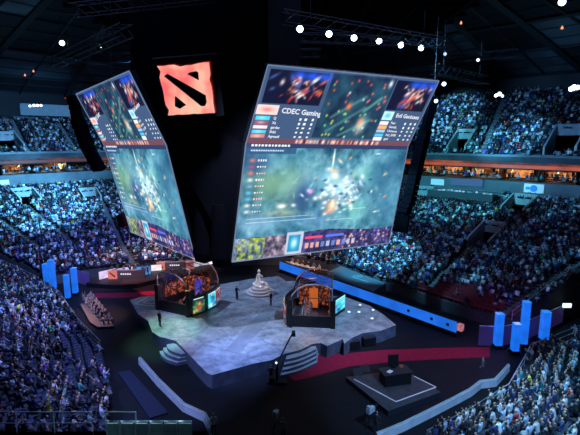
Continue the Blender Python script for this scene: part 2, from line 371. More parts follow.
# vomitories: openings with pale parapets
VOMS = []
def vom(tier, px, py, w, rows_):
    t, i = tier.find(px, py); i = int(i); k = min(int(t), len(tier.f)-2); L = (tier.pt(k+1-1e-6, i)-tier.pt(k, i)).length
    dt = w/2/L; r0 = max(1, i); r1 = min(tier.n-1, i+rows_); tier.hole(t-dt, t+dt, r0, r1); VOMS.append((tier, t-dt, t+dt, r0, r1))
vom(FR, 478, 246, 3.0, 8); vom(FR, 418, 200, 3.2, 6); vom(FR, 512, 214, 3.4, 8)
vom(FL, 30, 203, 3.2, 6); vom(FL, 92, 200, 3.0, 5); vom(UT, 456, 150, 3.0, 5); vom(UT, 556, 156, 4.0, 7); vom(UT, 12, 150, 4.0, 6)
for T in (FL, FR, NL, NR, UT): T.mesh(TIERM)
for tier, t0, t1, r0, r1 in VOMS:
    mb = MB()
    for t in (t0, t1):
        a0, a1 = tier.pt(t, r0), tier.pt(t, r1); side = (tier.pt(t1, r0)-tier.pt(t0, r0)).normalized()*.25
        for q in (0,):
            vs = []
            for off in (Vector((0, 0, 0)), side):
                vs += [a0+off+Vector((0, 0, -.8)), a1+off+Vector((0, 0, -2.8)), a1+off+Vector((0, 0, 1.1)), a0+off+Vector((0, 0, 1.0))]
            mb.add(vs, [(0, 1, 2, 3), (7, 6, 5, 4), (3, 2, 6, 7), (0, 3, 7, 4), (1, 5, 6, 2), (0, 4, 5, 1)], CONC)
    a, b = tier.pt(t0, r1), tier.pt(t1, r1); n = (tier.pt(t0, r1)-tier.pt(t0, r0)).normalized()*.25; n.z = 0
    vs = []
    for off in (Vector((0, 0, 0)), n): vs += [a+off+Vector((0, 0, -.6)), b+off+Vector((0, 0, -.6)), b+off+Vector((0, 0, 1.1)), a+off+Vector((0, 0, 1.1))]
    mb.add(vs, [(0, 1, 2, 3), (7, 6, 5, 4), (3, 2, 6, 7), (0, 3, 7, 4), (1, 5, 6, 2)], CONC)
    struct(mb.build('wall_stair_opening'))
for tier, a, b, half in AISLES:
    mb = MB(); lo, hi = (a, b) if a[1] <= b[1] else (b, a)
    for i in range(int(lo[1]), int(hi[1])+1):
        u = 0 if hi[1] == lo[1] else (i-lo[1])/(hi[1]-lo[1]); t = min(max(lo[0]+(hi[0]-lo[0])*u, 0), len(tier.f)-1.001)
        if i >= tier.n or tier.inhole(t, i): continue
        f, bb, _, _ = tier.ends(t); d = (bb-f).normalized(); rz = math.atan2(d.y, d.x)
        for h in (0, .5):
            p = tier.pt(t, i+.12+h, i); st = (tier.pt(t, i+1)-tier.pt(t, i)).z
            mb.box((p.x, p.y, p.z+.02+h*st), (.16, half*1.9, .08+h*.3), STEPL, rz)
    struct(mb.build('trim_aisle_steps'))

# ------------------------------------------------------------------ floor, walls, fascia, suites, roof
mb = MB(); mb.add([(-120, -70, 0), (110, -70, 0), (110, 150, 0), (-120, 150, 0)], [(0, 1, 2, 3)], FLOORM); struct(mb.build('floor'))
def ribbon(mb, poly, z0, z1, m, th=.3, off=0):
    A = outward(poly, off); B = outward(poly, off+th)
    for i in range(len(A)-1):
        vs = [(*A[i], z0), (*A[i+1], z0), (*A[i+1], z1), (*A[i], z1), (*B[i], z0), (*B[i+1], z0), (*B[i+1], z1), (*B[i], z1)]
        mb.add(vs, [(0, 1, 2, 3), (7, 6, 5, 4), (3, 2, 6, 7), (0, 4, 5, 1), (1, 5, 6, 2), (0, 3, 7, 4)], m)
mb = MB(); ribbon(mb, W, 10.2, 13.5, TEALW, .3, .3); struct(mb.build('wall_concourse'))
mb = MB(); A = outward(W, .5); B = outward(W, 4.5)
for z in (13.5,):
    for i in range(len(A)-1): mb.add([(*A[i], z), (*A[i+1], z), (*B[i+1], z), (*B[i], z)], [(0, 1, 2, 3)], TIERM)
struct(mb.build('floor_suite_level'))
WOOD = mat('warm suite wall', (.30, .16, .08), .7, noise=.3, nscale=.7)
mb = MB(); ribbon(mb, W, 13.5, 15.4, WOOD, .3, 4.2)
for i in range(len(A)-1):
    L = (Vector(A[i+1])-Vector(A[i])).length; k = int(L/4.2)
    for j in range(k):
        u = j/k; a = Vector(A[i]).lerp(Vector(A[i+1]), u); b = Vector(B[i]).lerp(Vector(B[i+1]), u); c = (a+b)/2; d = b-a
        mb.box((c.x, c.y, 14.45), (d.length-1, .15, 1.9), BLACK, math.atan2(d.y, d.x))
struct(mb.build('wall_suites'))
RIBBON = glow('orange ribbon light', (196, 92, 58), .62, .35, .25)
mb = MB(); ribbon(mb, W[2:], 15.35, 16.5, BLACK, .4, .1); ribbon(mb, W[5:], 15.5, 16.35, RIBBON, .08, .0); struct(mb.build('trim_fascia_right'))
RIBBON2 = glow('dim orange ribbon light', (120, 62, 48), .62, .35, .25)
mb = MB(); ribbon(mb, W[:3], 15.35, 16.5, BLACK, .4, .1); ribbon(mb, W[:6], 15.5, 16.3, RIBBON2, .08, .0); struct(mb.build('trim_fascia_left'))
mb = MB(); ribbon(mb, W, 16.5, 17.6, TEALW, .2, .15); struct(mb.build('trim_upper_parapet'))
mb = MB(); A = outward(W, 0.1); B = outward(W, 4.6)
for i in range(len(A)-1): mb.add([(*A[i], 15.42), (*A[i+1], 15.42), (*B[i+1], 15.42), (*B[i], 15.42)], [(0, 3, 2, 1)], BLACK)
struct(mb.build('ceiling_suites'))

# lamps lit in the suites (visible warm lights)
LAMPW = glow('warm suite lamp', (255, 196, 120), 3.2); LAMPA = glow('amber suite wall light', (225, 130, 70), .95, .6, 1.2)
suite_px = [(16, 168, 1.6, LAMPA, .5), (61, 166, 1.1, LAMPW, 1.0), (101, 166, .8, LAMPW, .9), (447, 169, 5.5, LAMPA, 1.2), (478, 171, 2.0, LAMPA, .9), (513, 171, 6.0, LAMPA, 1.2), (557, 172, 2.6, LAMPA, 1.0), (427, 168, 1.6, LAMPA, 1.0), (576, 174, 2.0, LAMPA, 1.1), (40, 169, 1.0, LAMPA, .6)]
def hit_poly(px, py, poly):
    d = ray(px, py); u = Vector((d[0], d[1]))
    for i in range(len(poly)-1):
        a = Vector(poly[i]); b = Vector(poly[i+1]); e = b-a; den = u.x*e.y-u.y*e.x
        if abs(den) < 1e-9: continue
        t = (a.x*e.y-a.y*e.x)/den; s = (a.x*u.y-a.y*u.x)/den
        if t > 0 and 0 <= s <= 1: return Vector((d[0]*t, d[1]*t, CAMZ+d[2]*t)), math.atan2(e.y, e.x)
    return None
back = outward(W, 4.0)
where = ['near the left end of the left ribbon', 'midway along the left suites', 'right end of the left suites by the screen', 'in the right suites nearest the screen', 'between the two widest glowing suites', 'widest glow midway along the right suites', 'toward the right suites end', 'beside the dark speaker column', 'at the far right edge of the suites', 'small and dim in the left suites']
for k, (px, py, wd, m, h) in enumerate(suite_px):
    r = hit_poly(px, py, back)
    if not r: continue
    p, a = r; mb = MB(); mb.box((0, 0, 0), (wd, .12, h), m); mb.box((0, .03, 0), (wd+.15, .1, h+.12), BLACK)
    o = mb.build('wall_lamp'); o.location = (p.x, p.y, 14.45); o.rotation_euler = (0, 0, a); tag(o, 'warm glowing light inside a suite, '+where[k], 'light', 'suite lights')

# roof shell
ring = outward(W, 19); ringz = [28.5]*6+[30, 30.5]+[31.5]*6
ring = ring+[(60, -5), (30, -28), (0, -34), (-40, -28), (-80, -8)]; ringz += [30]*5
apex = Vector((-5, 45, 47)); N = len(ring); K = 7
def roofp(i, k):
    p = Vector((*ring[i % N], ringz[i % N])); u = k/K; q = p.lerp(apex, u); q.z = p.z+(apex.z-p.z)*(1-(1-u)**1.25); return q
mb = MB(); vs = [roofp(i, k) for i in range(N) for k in range(K+1)]
fs = [(i*(K+1)+k, i*(K+1)+k+1, ((i+1) % N)*(K+1)+k+1, ((i+1) % N)*(K+1)+k) for i in range(N) for k in range(K)]
_rr = random.Random(12); dark = [_rr.random() < .5 for _ in fs]
mb.add(vs, [f for f, q_ in zip(fs, dark) if not q_], ROOFM); mb.add(vs, [f for f, q_ in zip(fs, dark) if q_], mat('dark acoustic roof panel', (.015, .02, .024), .9)); struct(mb.build('ceiling'))
mb = MB()
for i in range(N):
    mb.tube([roofp(i, k)+Vector((0, 0, -.5)) for k in range(K+1)], .55, RIBM, 4)
    mid = [(roofp(i, k)+roofp(i+1, k))/2+Vector((0, 0, -.3)) for k in range(K+1)]; mb.tube(mid, .18, RIBM, 4)
    for k in range(K):
        mb.tube([roofp(i, k)+Vector((0, 0, -.3)), roofp(i+1, k)+Vector((0, 0, -.3))], .3 if k % 2 == 0 else .16, RIBM, 4)
        if k < 5 and i < 14:
            for f in (.33, .66): mb.tube([roofp(i, k+f)+Vector((0, 0, -.2)), roofp(i+1, k+f)+Vector((0, 0, -.2))], .08, RIBM, 4)
struct(mb.build('ceiling_ribs'))
mb = MB()
for i in range(N):
    a, b = ring[i], ring[(i+1) % N]; mb.add([(*a, 0), (*b, 0), (*b, ringz[(i+1) % N]), (*a, ringz[i])], [(0, 1, 2, 3)], TIERM)
struct(mb.build('wall_outer'))
ub = outward(W, 16)
mb = MB(); ribbon(mb, W[6:], 28.0, 30.6, BLACK, .4, 16.1); struct(mb.build('wall_upper_right'))
mb = MB(); ribbon(mb, W[:7], 24.4, 29.5, BLACK, .4, 16.3); struct(mb.build('wall_upper_left'))
# pale press box wall above the left upper seats
r1 = hit_poly(20, 112, outward(W, 15.9)); r2 = hit_poly(70, 112, outward(W, 15.9))
a, b = r1[0], r2[0]; mb = MB(); d = b-a; mb.box(((a.x+b.x)/2, (a.y+b.y)/2, 25.9), (Vector((d.x, d.y)).length, .6, 2.4), CONC, math.atan2(d.y, d.x)); struct(mb.build('wall_press_box'))

# ------------------------------------------------------------------ hanging screens
def make_screen(name, label, BL, BR, ML, MR, TL, TR):
    root = thing(name, label, 'screen', tuple((Vector(BL)+Vector(BR))/2), 0)
    inv = Vector(root.location)
    L = lambda p: Vector(p)-inv
    BL, BR, ML, MR, TL, TR = map(L, (BL, BR, ML, MR, TL, TR))
    low = color_grid('lower_panel', (ML, MR, BR, BL), LOW, SCREENM, root); up = color_grid('upper_panel', (TL, TR, MR, ML), UP, SCREENM, root)
    mb = MB(); n = (BR-BL).cross(ML-BL).normalized(); n2 = (MR-ML).cross(TL-ML).normalized()
    e = (BR-BL).normalized()*.12
    bk = n*-.06
    mb.slab([BL-e+bk, BR+e+bk, MR+e+bk, ML-e+bk], .5, BLACK); bk = n2*-.06; mb.slab([ML-e+bk, MR+e+bk, TR+e+bk, TL-e+bk], .5, BLACK)
    mb.build('housing', root)
    fr = MB(); EDGE = glow('screen edge glow', (120, 140, 175), .8)
    for a, b in ((BL, BR), (BL, ML), (BR, MR), (ML, TL), (MR, TR), (TL, TR)): fr.tube([a, b], .06, EDGE, 4)
    fr.build('frame', root)
    # lettering on the upper panel
    X = (TR-TL); Yv = (ML-TL); wd = X.length; ht = Yv.length; ex = X.normalized(); ey = -Yv.normalized(); ez = ex.cross(ey)
    def put(body, u, v, size, bold=True):
        t = text_mesh(body, size, WHITE_E); M = Matrix((ex, ey, ez)).transposed().to_4x4(); M.translation = TL+X*u+Yv*v+ez*.14
        t.matrix_local = M; t.parent = up
    put('CDEC Gaming', .130, .49, .66); put('Evil Geniuses', .812, .49, .56)
    for i, nme in enumerate(['Q', 'Xz', 'garder', 'Shiki', 'Agressif']): put(nme, .10, .618+i*.062, .34)
    for i, nme in enumerate(['Fear', 'SumaiL', 'Universe', 'Aui_2000', 'ppd']): put(nme, .80, .618+i*.062, .34)
    return root
def edge(pa, pb, d, Wd):
    ra = ray(*pa); rb = ray(*pb); a1 = ra[0]/ra[1]; a2 = rb[0]/rb[1]; Y = (Wd*d[0]-a2*Wd*d[1])/(a2-a1); return Q(*pa, Y), Q(*pb, Y+Wd*d[1])
BL = Q(232, 262, 40); BR = P(389, 243, BL.z); dd = BR-BL; Wd = dd.length; d = (dd.x/Wd, dd.y/Wd); R_ML, R_MR = edge((246, 143), (408, 146), d, Wd); R_TL, R_TR = edge((268, 65), (439, 81), d, Wd)
R_BL, R_BR = BL, BR
make_screen('hanging_screen', 'huge bent video screen facing right with large white team names on its upper part', R_BL, R_BR, R_ML, R_MR, R_TL, R_TR)
BR = Q(195, 259, 44); BL = P(131, 232, BR.z); dd = BR-BL; Wd = dd.length; d = (dd.x/Wd, dd.y/Wd); L_ML, L_MR = edge((104, 145), (166, 145), d, Wd); L_TL, L_TR = edge((76, 94), (129, 71), d, Wd)
L_BL, L_BR = BL, BR
make_screen('hanging_screen', 'steeply foreshortened video screen left of the red square logo sign', L_BL, L_BR, L_ML, L_MR, L_TL, L_TR)

# black drape body between the two screens
top = [R_TL+Vector((0, .8, 0)), L_TR+Vector((.6, .8, 0))]
mb = MB()
b3 = [Vector((R_BL.x, R_BL.y+.6, 9.2)), Vector((L_BR.x, L_BR.y+.6, 9.0)), Vector((-8, 50, 9.4)), Vector((-2.5, 46, 9.4))]
m3 = [Vector((R_ML.x, R_ML.y+.6, 19.3)), Vector((L_MR.x, L_MR.y+.6, 19.3)), Vector((-12, 50, 19.3)), Vector((-1, 46, 19.3))]
t3 = [Vector((R_TL.x, R_TL.y+.6, 26)), Vector((L_TR.x, L_TR.y+.6, 26)), Vector((-16, 52, 26)), Vector((1, 45, 26))]
t4 = [p+Vector((0, 0, 8)) for p in t3]
vs = b3+m3+t3+t4; fs = [(0, 3, 2, 1), (12, 13, 14, 15)]
for k in range(3):
    for j in range(4): fs.append((k*4+j, k*4+(j+1) % 4, k*4+4+(j+1) % 4, k*4+4+j))
mb.add(vs, fs, CLOTH)
for k, (x0, y0) in enumerate([(-6.4, 41.2), (-8.4, 42.8)]):
    mb.lathe([(.2, 7.9), (.9, 8.2), (1.15, 9.0), (1.0, 10.5), (.8, 14)], CLOTH, 12, (x0, y0, 0))
dr = mb.build('hanging_drape', smooth=False); tag(dr, 'black cloth-wrapped core hanging between the two video screens', 'drape')

# logo sign
LG = [Q(157, 66, 37.6), Q(209, 62, 36.6), Q(215, 113, 38.0), Q(168, 115.5, 39.2)]
sign = thing('logo_sign', 'glowing pinkish red square sign with a dark diagonal slash emblem', 'sign', tuple(LG[3])); o0 = Vector(LG[3])
q = [p-o0 for p in LG]
def sg(u, v, off=0):
    n = (q[1]-q[0]).cross(q[3]-q[0]).normalized()*-1
    p = (q[0]*(1-u)+q[1]*u)*(1-v)+(q[3]*(1-u)+q[2]*u)*v; return p+n*(-off)
nn = (q[1]-q[0]).cross(q[3]-q[0]).normalized()
toc = 1 if nn.dot(camo.location-Vector(LG[0])) > 0 else -1
def sgo(u, v, off=0): return (q[0]*(1-u)+q[1]*u)*(1-v)+(q[3]*(1-u)+q[2]*u)*v+nn*toc*off
# rough-edged outline
rr = random.Random(4); out = []
for (a, b) in (((0, 0), (1, 0)), ((1, 0), (1, 1)), ((1, 1), (0, 1)), ((0, 1), (0, 0))):
    for j in range(9):
        t = j/9; u = a[0]+(b[0]-a[0])*t; v = a[1]+(b[1]-a[1])*t; nx, ny = (.5-u, .5-v)
        k = 0 if j == 0 else rr.choice([0, .01, 0, .03, .005, .045]); ln = math.hypot(nx, ny)
        if abs(b[0]-a[0]) > 0: v += k*(1 if v < .5 else -1)
        else: u += k*(1 if u < .5 else -1)
        out.append((u, v))
LOGO = glow('lit pink red acrylic', (255, 150, 132), 1.05, .0)
_nt = LOGO.node_tree; _b = _nt.nodes['Principled BSDF']; _tc = _nt.nodes.new('ShaderNodeTexCoord'); _n = _nt.nodes.new('ShaderNodeTexNoise'); _n.inputs['Scale'].default_value = .55
_r = _nt.nodes.new('ShaderNodeValToRGB'); _r.color_ramp.elements[0].position = .35; _r.color_ramp.elements[1].position = .65
_r.color_ramp.elements[0].color = (*hexc(250, 112, 112), 1); _r.color_ramp.elements[1].color = (*hexc(255, 192, 166), 1)
_nt.links.new(_tc.outputs['Object'], _n.inputs['Vector']); _nt.links.new(_n.outputs['Fac'], _r.inputs['Fac']); _nt.links.new(_r.outputs['Color'], _b.inputs['Emission Color'])
mb = MB(); n = len(out); front = [sgo(u, v, .0) for u, v in out]; bk = [sgo(u, v, -.3) for u, v in out]
mb.add(front, [tuple(range(n))], LOGO); mb.add(front+bk, [(i, (i+1) % n, n+(i+1) % n, n+i) for i in range(n)], mat('red sign edge', (.2, .01, .01), .5, emit=hexc(150, 20, 20), estr=.5)); mb.build('face', sign)
DK = mat('dark red emblem', (.03, .002, .004), .6)
mb = MB()
for sh in ([(.10, .20), (.17, .16), (.86, .63), (.86, .77), (.82, .84), (.74, .84)], [(.56, .19), (.62, .165), (.74, .15), (.775, .18), (.765, .325)], [(.235, .62), (.245, .61), (.43, .80), (.29, .87), (.195, .81)]):
    m_ = len(sh); mb.add([sgo(u, v, .06) for u, v in sh]+[sgo(u, v, -.02) for u, v in sh], [tuple(range(m_)), *[(i, (i+1) % m_, m_+(i+1) % m_, m_+i) for i in range(m_)]], DK)
mb.build('emblem', sign)
mb = MB(); mb.slab([sgo(-.12, 1.1, -.32), sgo(1.12, 1.1, -.32), sgo(1.12, -.12, -.32), sgo(-.12, -.12, -.32)], .4, BLACK); mb.build('back_box', sign)

# ------------------------------------------------------------------ rigging
def truss_mb(mb, a, b, s=.5, m=METAL, r=.05):
    a = Vector(a); b = Vector(b); d = (b-a).normalized(); side = d.cross(Vector((0, 0, 1))).normalized()*s; up = Vector((0, 0, s))
    L = (b-a).length; n = max(2, int(L/1.4)); c = [side+up, -side+up, -side-up, side-up]
    for o in c: mb.tube([a+o, b+o], r, m, 4)
    for i in range(n):
        p = a.lerp(b, i/n); q_ = a.lerp(b, (i+1)/n)
        for j in range(4): mb.tube([p+c[j], q_+c[(j+1) % 4]], r*.6, m, 3, False)
    return mb
def truss(a, b, label, s=.5, cables=True):
    root = thing('lighting_truss', label, 'truss', tuple(a), 0, 'lighting trusses'); A_ = Vector((0, 0, 0)); B_ = Vector(b)-Vector(a)
    truss_mb(MB(), A_, B_, s).build('frame', root)
    if cables:
        for f in (.15, .85):
            p = A_.lerp(B_, f); MB().tube([p, p+Vector((0, 0, 33-a[2]))], .03, BLACK, 4).build('cable', root)
    return root
TR_ = [((-.8, 40, 30), (16.5, 51, 30), 'black truss over the right screen carrying six bright lamps'),
       ((-27, 54, 28.5), (-13, 38, 28.5), 'black truss above the left video screen'),
       ((-24, 60, 30), (4, 62, 31), 'long black truss above and behind the red logo sign'),
       ((-20, 44, 31.5), (0, 37, 31.5), 'black truss over the red logo sign'),
       ((16, 52, 27.5), (26, 62, 27.5), 'black truss to the right of the right screen top'),
       ((-30, 66, 31), (-10, 80, 31), 'far black truss over the left stand'),
       ((6, 78, 31), (30, 62, 31), 'far black truss over the right stand'),
       ((-12, 55, 32), (14, 60, 32), 'black truss across the rigging deck middle')]
for a, b, l in TR_: truss(a, b, l)
mb = MB()
for i in range(-4, 5):
    mb.box((i*5-2, 51, 33.5), (.5, 30, .5), CLOTH)
    mb.box((-2, 51+i*3.6, 33.9), (44, .4, .4), CLOTH)
mb.box((-2, 51, 34.4), (44, 30, .2), CLOTH)
tag(mb.build('rigging_deck'), 'broad black rigging deck hung under the middle of the roof', 'rigging')

# line array speakers
def line_array(label, pts, w=1.3, leds=False):
    root = thing('line_array_speaker', label, 'speaker', tuple(pts[-1])); o0 = Vector(pts[-1]); pts = [Vector(p)-o0 for p in pts]
    n = 0; cab = []
    for i in range(len(pts)-1):
        L = (pts[i+1]-pts[i]).length; k = max(1, round(L/.55))
        for j in range(k): cab.append((pts[i].lerp(pts[i+1], (j+.5)/k), (pts[i+1]-pts[i]).normalized()))
    for c, dv in cab:
        M = dv.to_track_quat('Z', 'Y').to_matrix().to_4x4(); M.translation = c; mb = MB(); mb.box((0, 0, 0), (w, .8, .53), CLOTH, M=M); mb.box((0, -.42, 0), (w*.9, .06, .40), CLOTH, M=M); mb.build('cabinet', root)
    MB().tube([pts[0], pts[0]+Vector((0, 0, max(.5, 33-(pts[0]+o0).z)))], .05, BLACK, 4).build('cable', root)
    if leds:
        for i in range(9):
            c = cab[int(i*(len(cab)-1)/8)][0]; MB().box((c.x-.7, c.y-.45, c.z), (.12, .1, .12), glow('red indicator', (200, 40, 40), 1.2)).build('indicator_light', root)
    return root
line_array('tall black speaker column with hooked lower end right of the right screen', [Q(434, 98, 52), Q(425, 130, 52), Q(417, 165, 51.5), Q(409, 200, 51), Q(403, 214, 50.5), Q(401, 232, 50)], 1.35)
line_array('black speaker column edged with red indicator lights beside the left screen', [Q(72, 96, 58), Q(78, 120, 58), Q(88, 148, 57.5), Q(100, 170, 57)], 1.7, True)
line_array('small black speaker stack hanging under the left screen edge', [Q(121, 214, 58), Q(124, 226, 58)], 1.4)

def lamp(px, py, y, size, s, label):
    p = Q(px, py, y); root = thing('spotlight', label, 'spotlight', tuple(p), 0, 'roof lamps')
    mb = MB(); mb.lathe([(size*.7, .5), (size, .1), (size, 0)], BLACK, 12); o = mb.build('housing', root)
    mb = MB(); mb.lathe([(size*.2, .14), (size*.75, .1), (size*.92, 0), (size*.55, -.12), (size*.1, -.16)], glow('lamp glass %g' % s, (205, 225, 255), s), 12); o = mb.build('lens', root)
    mb = MB(); mb.tube([(0, 0, .5), (0, 0, 1.3)], .05, BLACK, 5); mb.build('bracket', root)
    root.rotation_euler = (Vector((0, 4, 12))-p).to_track_quat('-Z', 'Y').to_euler()
    return root, p
for k, (px, py) in enumerate([(300, 29), (329, 34), (354, 38), (379, 41), (401, 45), (421, 48)]):
    lamp(px, py, 41+k*1.9, .30, 14, ['first', 'second', 'third', 'fourth', 'fifth', 'sixth'][k]+' bright lamp from the left in the row above the right screen')
for px, py, y, sz, s, l in [(62, 43, 58, .34, 7, 'single bright blue-white lamp high in the left roof'), (562, 2, 44, .36, 5, 'lamp at the top right corner of the roof'), (30, 106, 82, .22, 6, 'leftmost of four lamps over the left upper seats'), (34, 105.5, 82, .25, 6, 'second of four lamps over the left upper seats'),
                            (37.5, 105.5, 82, .25, 6, 'third of four lamps over the left upper seats'), (41, 105.5, 82, .22, 6, 'rightmost of four lamps over the left upper seats'), (496, 95.5, 66, .25, 6, 'left lamp of the trio above the right upper seats'), (499.5, 94, 66, .3, 6, 'middle lamp of the trio above the right upper seats'), (502.5, 96, 66, .2, 5, 'right lamp of the trio above the right upper seats'),
                            (571, 89, 54, .3, 6, 'left lamp of the trio at the right frame edge'), (574, 87.5, 54, .35, 6, 'middle lamp of the trio at the right frame edge'), (577.5, 87.5, 54, .3, 6, 'right lamp of the trio at the right frame edge'), (444, 84, 52, .25, 5, 'small lamp beside the top corner of the right screen'), (436, 101, 50, .22, 4, 'small lamp below the top corner of the right screen'),
                            (478, 60, 56, .2, 3, 'faint lamp in the right roof trusses'), (445, 54, 56, .2, 1.5, 'faint lamp left of another in the right roof trusses')]:
    lamp(px, py, y, sz, s, l)
for px, py, y, l in [(562, 29, 46, 'orange triangle-shaped light in the right roof'), (461, 24, 50, 'tiny orange light in the dark roof centre right'), (25, 76, 66, 'left tiny orange light in the left roof'), (33.5, 72, 66, 'right tiny orange light in the left roof')]:
    p = Q(px, py, y); mb = MB(); mb.lathe([(.13, 0), (.1, .14), (.03, .3)], glow('orange work light', (255, 150, 100), 1.6), 8); o = mb.build('work_light'); o.location = p; tag(o, l, 'light', 'orange work lights')

# ------------------------------------------------------------------ stage
S = 1.2
SM = bpy.data.materials.new('cracked stone stage'); SM.use_nodes = True; nt = SM.node_tree; b_ = nt.nodes['Principled BSDF']; b_.inputs['Roughness'].default_value = .45
tc = nt.nodes.new('ShaderNodeTexCoord'); no = nt.nodes.new('ShaderNodeTexNoise'); no.inputs['Scale'].default_value = .8; no.inputs['Detail'].default_value = 8; no.inputs['Roughness'].default_value = .7
vo = nt.nodes.new('ShaderNodeTexVoronoi'); vo.feature = 'DISTANCE_TO_EDGE'; vo.inputs['Scale'].default_value = .38
nt.links.new(tc.outputs['Object'], no.inputs['Vector'])
mixv = nt.nodes.new('ShaderNodeMix'); mixv.data_type = 'VECTOR'; mixv.inputs['Factor'].default_value = .35; nt.links.new(tc.outputs['Object'], mixv.inputs[4]); nt.links.new(no.outputs['Color'], mixv.inputs[5]); nt.links.new(mixv.outputs[1], vo.inputs['Vector'])
r1_ = nt.nodes.new('ShaderNodeValToRGB'); r1_.color_ramp.elements[0].position = .32; r1_.color_ramp.elements[1].position = .68; r1_.color_ramp.elements[0].color = (.13, .15, .18, 1); r1_.color_ramp.elements[1].color = (.52, .56, .60, 1); nt.links.new(no.outputs['Fac'], r1_.inputs['Fac'])
r2_ = nt.nodes.new('ShaderNodeValToRGB'); r2_.color_ramp.elements[0].position = 0; r2_.color_ramp.elements[1].position = .03; r2_.color_ramp.elements[0].color = (.68, .68, .72, 1); r2_.color_ramp.elements[1].color = (1, 1, 1, 1); nt.links.new(vo.outputs['Distance'], r2_.inputs['Fac'])
mu = nt.nodes.new('ShaderNodeMix'); mu.data_type = 'RGBA'; mu.blend_type = 'MULTIPLY'; mu.inputs['Factor'].default_value = 1; nt.links.new(r1_.outputs['Color'], mu.inputs[6]); nt.links.new(r2_.outputs['Color'], mu.inputs[7]); nt.links.new(mu.outputs[2], b_.inputs['Base Color'])
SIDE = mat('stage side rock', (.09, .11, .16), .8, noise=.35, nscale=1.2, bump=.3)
stage = thing('stage', 'large low stage with cracked stone top lit blue and green', 'stage', (-2, 48, 0))
sp = Vector((-2, 48, 0))
out = [(130, 300), (138, 314), (148, 321), (152, 332), (160, 337), (165, 338), (176, 341), (186, 351), (198, 364), (207, 373), (212, 375), (234, 369), (252, 364), (272, 360), (284, 354), (300, 350), (312, 344), (321, 343), (327, 346), (343, 339), (344, 344), (352, 338), (363, 333), (380, 331), (396, 325), (384, 315), (370, 306), (343, 296), (330, 296), (316, 290), (296, 281), (286, 281), (278, 276), (250, 279), (223, 284), (190, 290), (158, 294), (140, 297)]
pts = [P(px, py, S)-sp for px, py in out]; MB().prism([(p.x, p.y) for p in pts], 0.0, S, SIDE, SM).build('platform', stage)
# steps
def steps(pa, pb, nrm, n, name='steps'):
    a = P(*pa, S); b = P(*pb, S); a.z = b.z = 0; d = (b-a).normalized(); nv = Vector((*nrm, 0)).normalized(); mb = MB()
    for k in range(n):
        z1 = S*(n-k)/(n+1); ex = (.35+.42*k)*(1 if n > 3 else .7)
        poly = [a-d*.1*k-sp-nv*.6, b+d*.1*k-sp-nv*.6]
        m_ = 8; arc = [(b+d*.1*k).lerp(a-d*.1*k, j/m_)+nv*(ex+.35*math.sin(PI*j/m_))-sp for j in range(m_+1)]
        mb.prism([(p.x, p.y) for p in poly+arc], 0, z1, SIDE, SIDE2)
    mb.build(name, stage)
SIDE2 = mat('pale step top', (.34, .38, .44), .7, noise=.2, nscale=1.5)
steps((286, 355), (316, 345), (-.15, -1), 4); steps((169, 341), (184, 350.5), (-1, -.55), 3)
mb = MB(); pl = [P(px, py, S)-sp for px, py in [(226, 350), (238, 354), (278, 310), (266, 306)]]
mb.prism([(p.x, p.y) for p in pl], S, S+.03, mat('dark walkway inlay', (.26, .28, .32), .5, noise=.2, nscale=1)); mb.build('walkway_inlay', stage)
PALE = mat('pale line and gobo strip', (.75, .8, .82), .6)
mb = MB()
for k, r in enumerate((1.75, .9)):  # projected gobo light on the stage, laid in as pale strips
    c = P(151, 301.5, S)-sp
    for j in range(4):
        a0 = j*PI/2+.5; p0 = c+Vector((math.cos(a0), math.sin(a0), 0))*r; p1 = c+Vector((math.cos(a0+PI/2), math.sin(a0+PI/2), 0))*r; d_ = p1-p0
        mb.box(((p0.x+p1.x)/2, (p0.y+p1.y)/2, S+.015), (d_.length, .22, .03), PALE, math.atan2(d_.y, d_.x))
for px, py in []: pass
mb.build('floor_gobo_pattern', stage)
FLM = glow('small floor light', (225, 235, 255), 1.6)
for px, py in [(360, 305), (349, 312), (372, 318.5), (359, 312), (373, 310)]:
    p = P(px, py, S)-sp; mb = MB(); mb.lathe([(.16, 0), (.16, .05), (.1, .07)], FLM, 8, (p.x, p.y, S)); mb.build('floor_light', stage)

# trophy statue on round plinth
TW = mat('white statue plaster', (.86, .84, .82), .55, bump=.2, nscale=3); PLN = mat('plinth stone', (.5, .5, .54), .6)
tp = P(260, 293.0, S)
st = thing('statue', 'white sculpted figure above rocks on a round stepped plinth on the stage', 'statue', tuple(tp))
for r, z0, z1 in ((1.75, 0, .25), (1.4, .25, .5), (1.08, .5, .8)): MB().lathe([(r, z0), (r, z1-.04), (r-.04, z1)], PLN, 28).build('plinth_step', st)
bm = bmesh.new(); bmesh.ops.create_icosphere(bm, subdivisions=3, radius=1); r_ = random.Random(2)
for v in bm.verts:
    n_ = 1+.16*math.sin(v.co.x*7+1)*math.cos(v.co.y*6)+.12*math.sin(v.co.z*9+v.co.x*3); n_ += .12*(1 if math.sin(v.co.x*13+v.co.y*11+v.co.z*17) > 0 else -1); v.co = Vector((v.co.x*.88*n_+.12, v.co.y*.7*n_, max(-.03, v.co.z)*.80*n_)); v.co.x += v.co.z*-.35
me = bpy.data.meshes.new('rock_base'); bm.to_mesh(me); bm.free(); me.materials.append(TW); o = bpy.data.objects.new('rock_base', me); C.objects.link(o); o.parent = st; o.location = (0, 0, .8)
mb = MB(); mb.lathe([(.40, 0), (.34, .25), (.22, .55), (.17, .85), (.22, 1.1), (.24, 1.25), (.11, 1.36), (.10, 1.42), (.17, 1.52), (.19, 1.64), (.13, 1.78), (.03, 1.9)], TW, 14, (-.1, 0, 1.15))
mb.tube([(-.3, 0, 2.35), (-.42, -.1, 2.0), (-.34, -.3, 1.65)], [.09, .08, .06], TW, 8); mb.tube([(.1, 0, 2.35), (.3, -.1, 2.1), (.34, -.3, 2.3)], [.09, .08, .06], TW, 8)
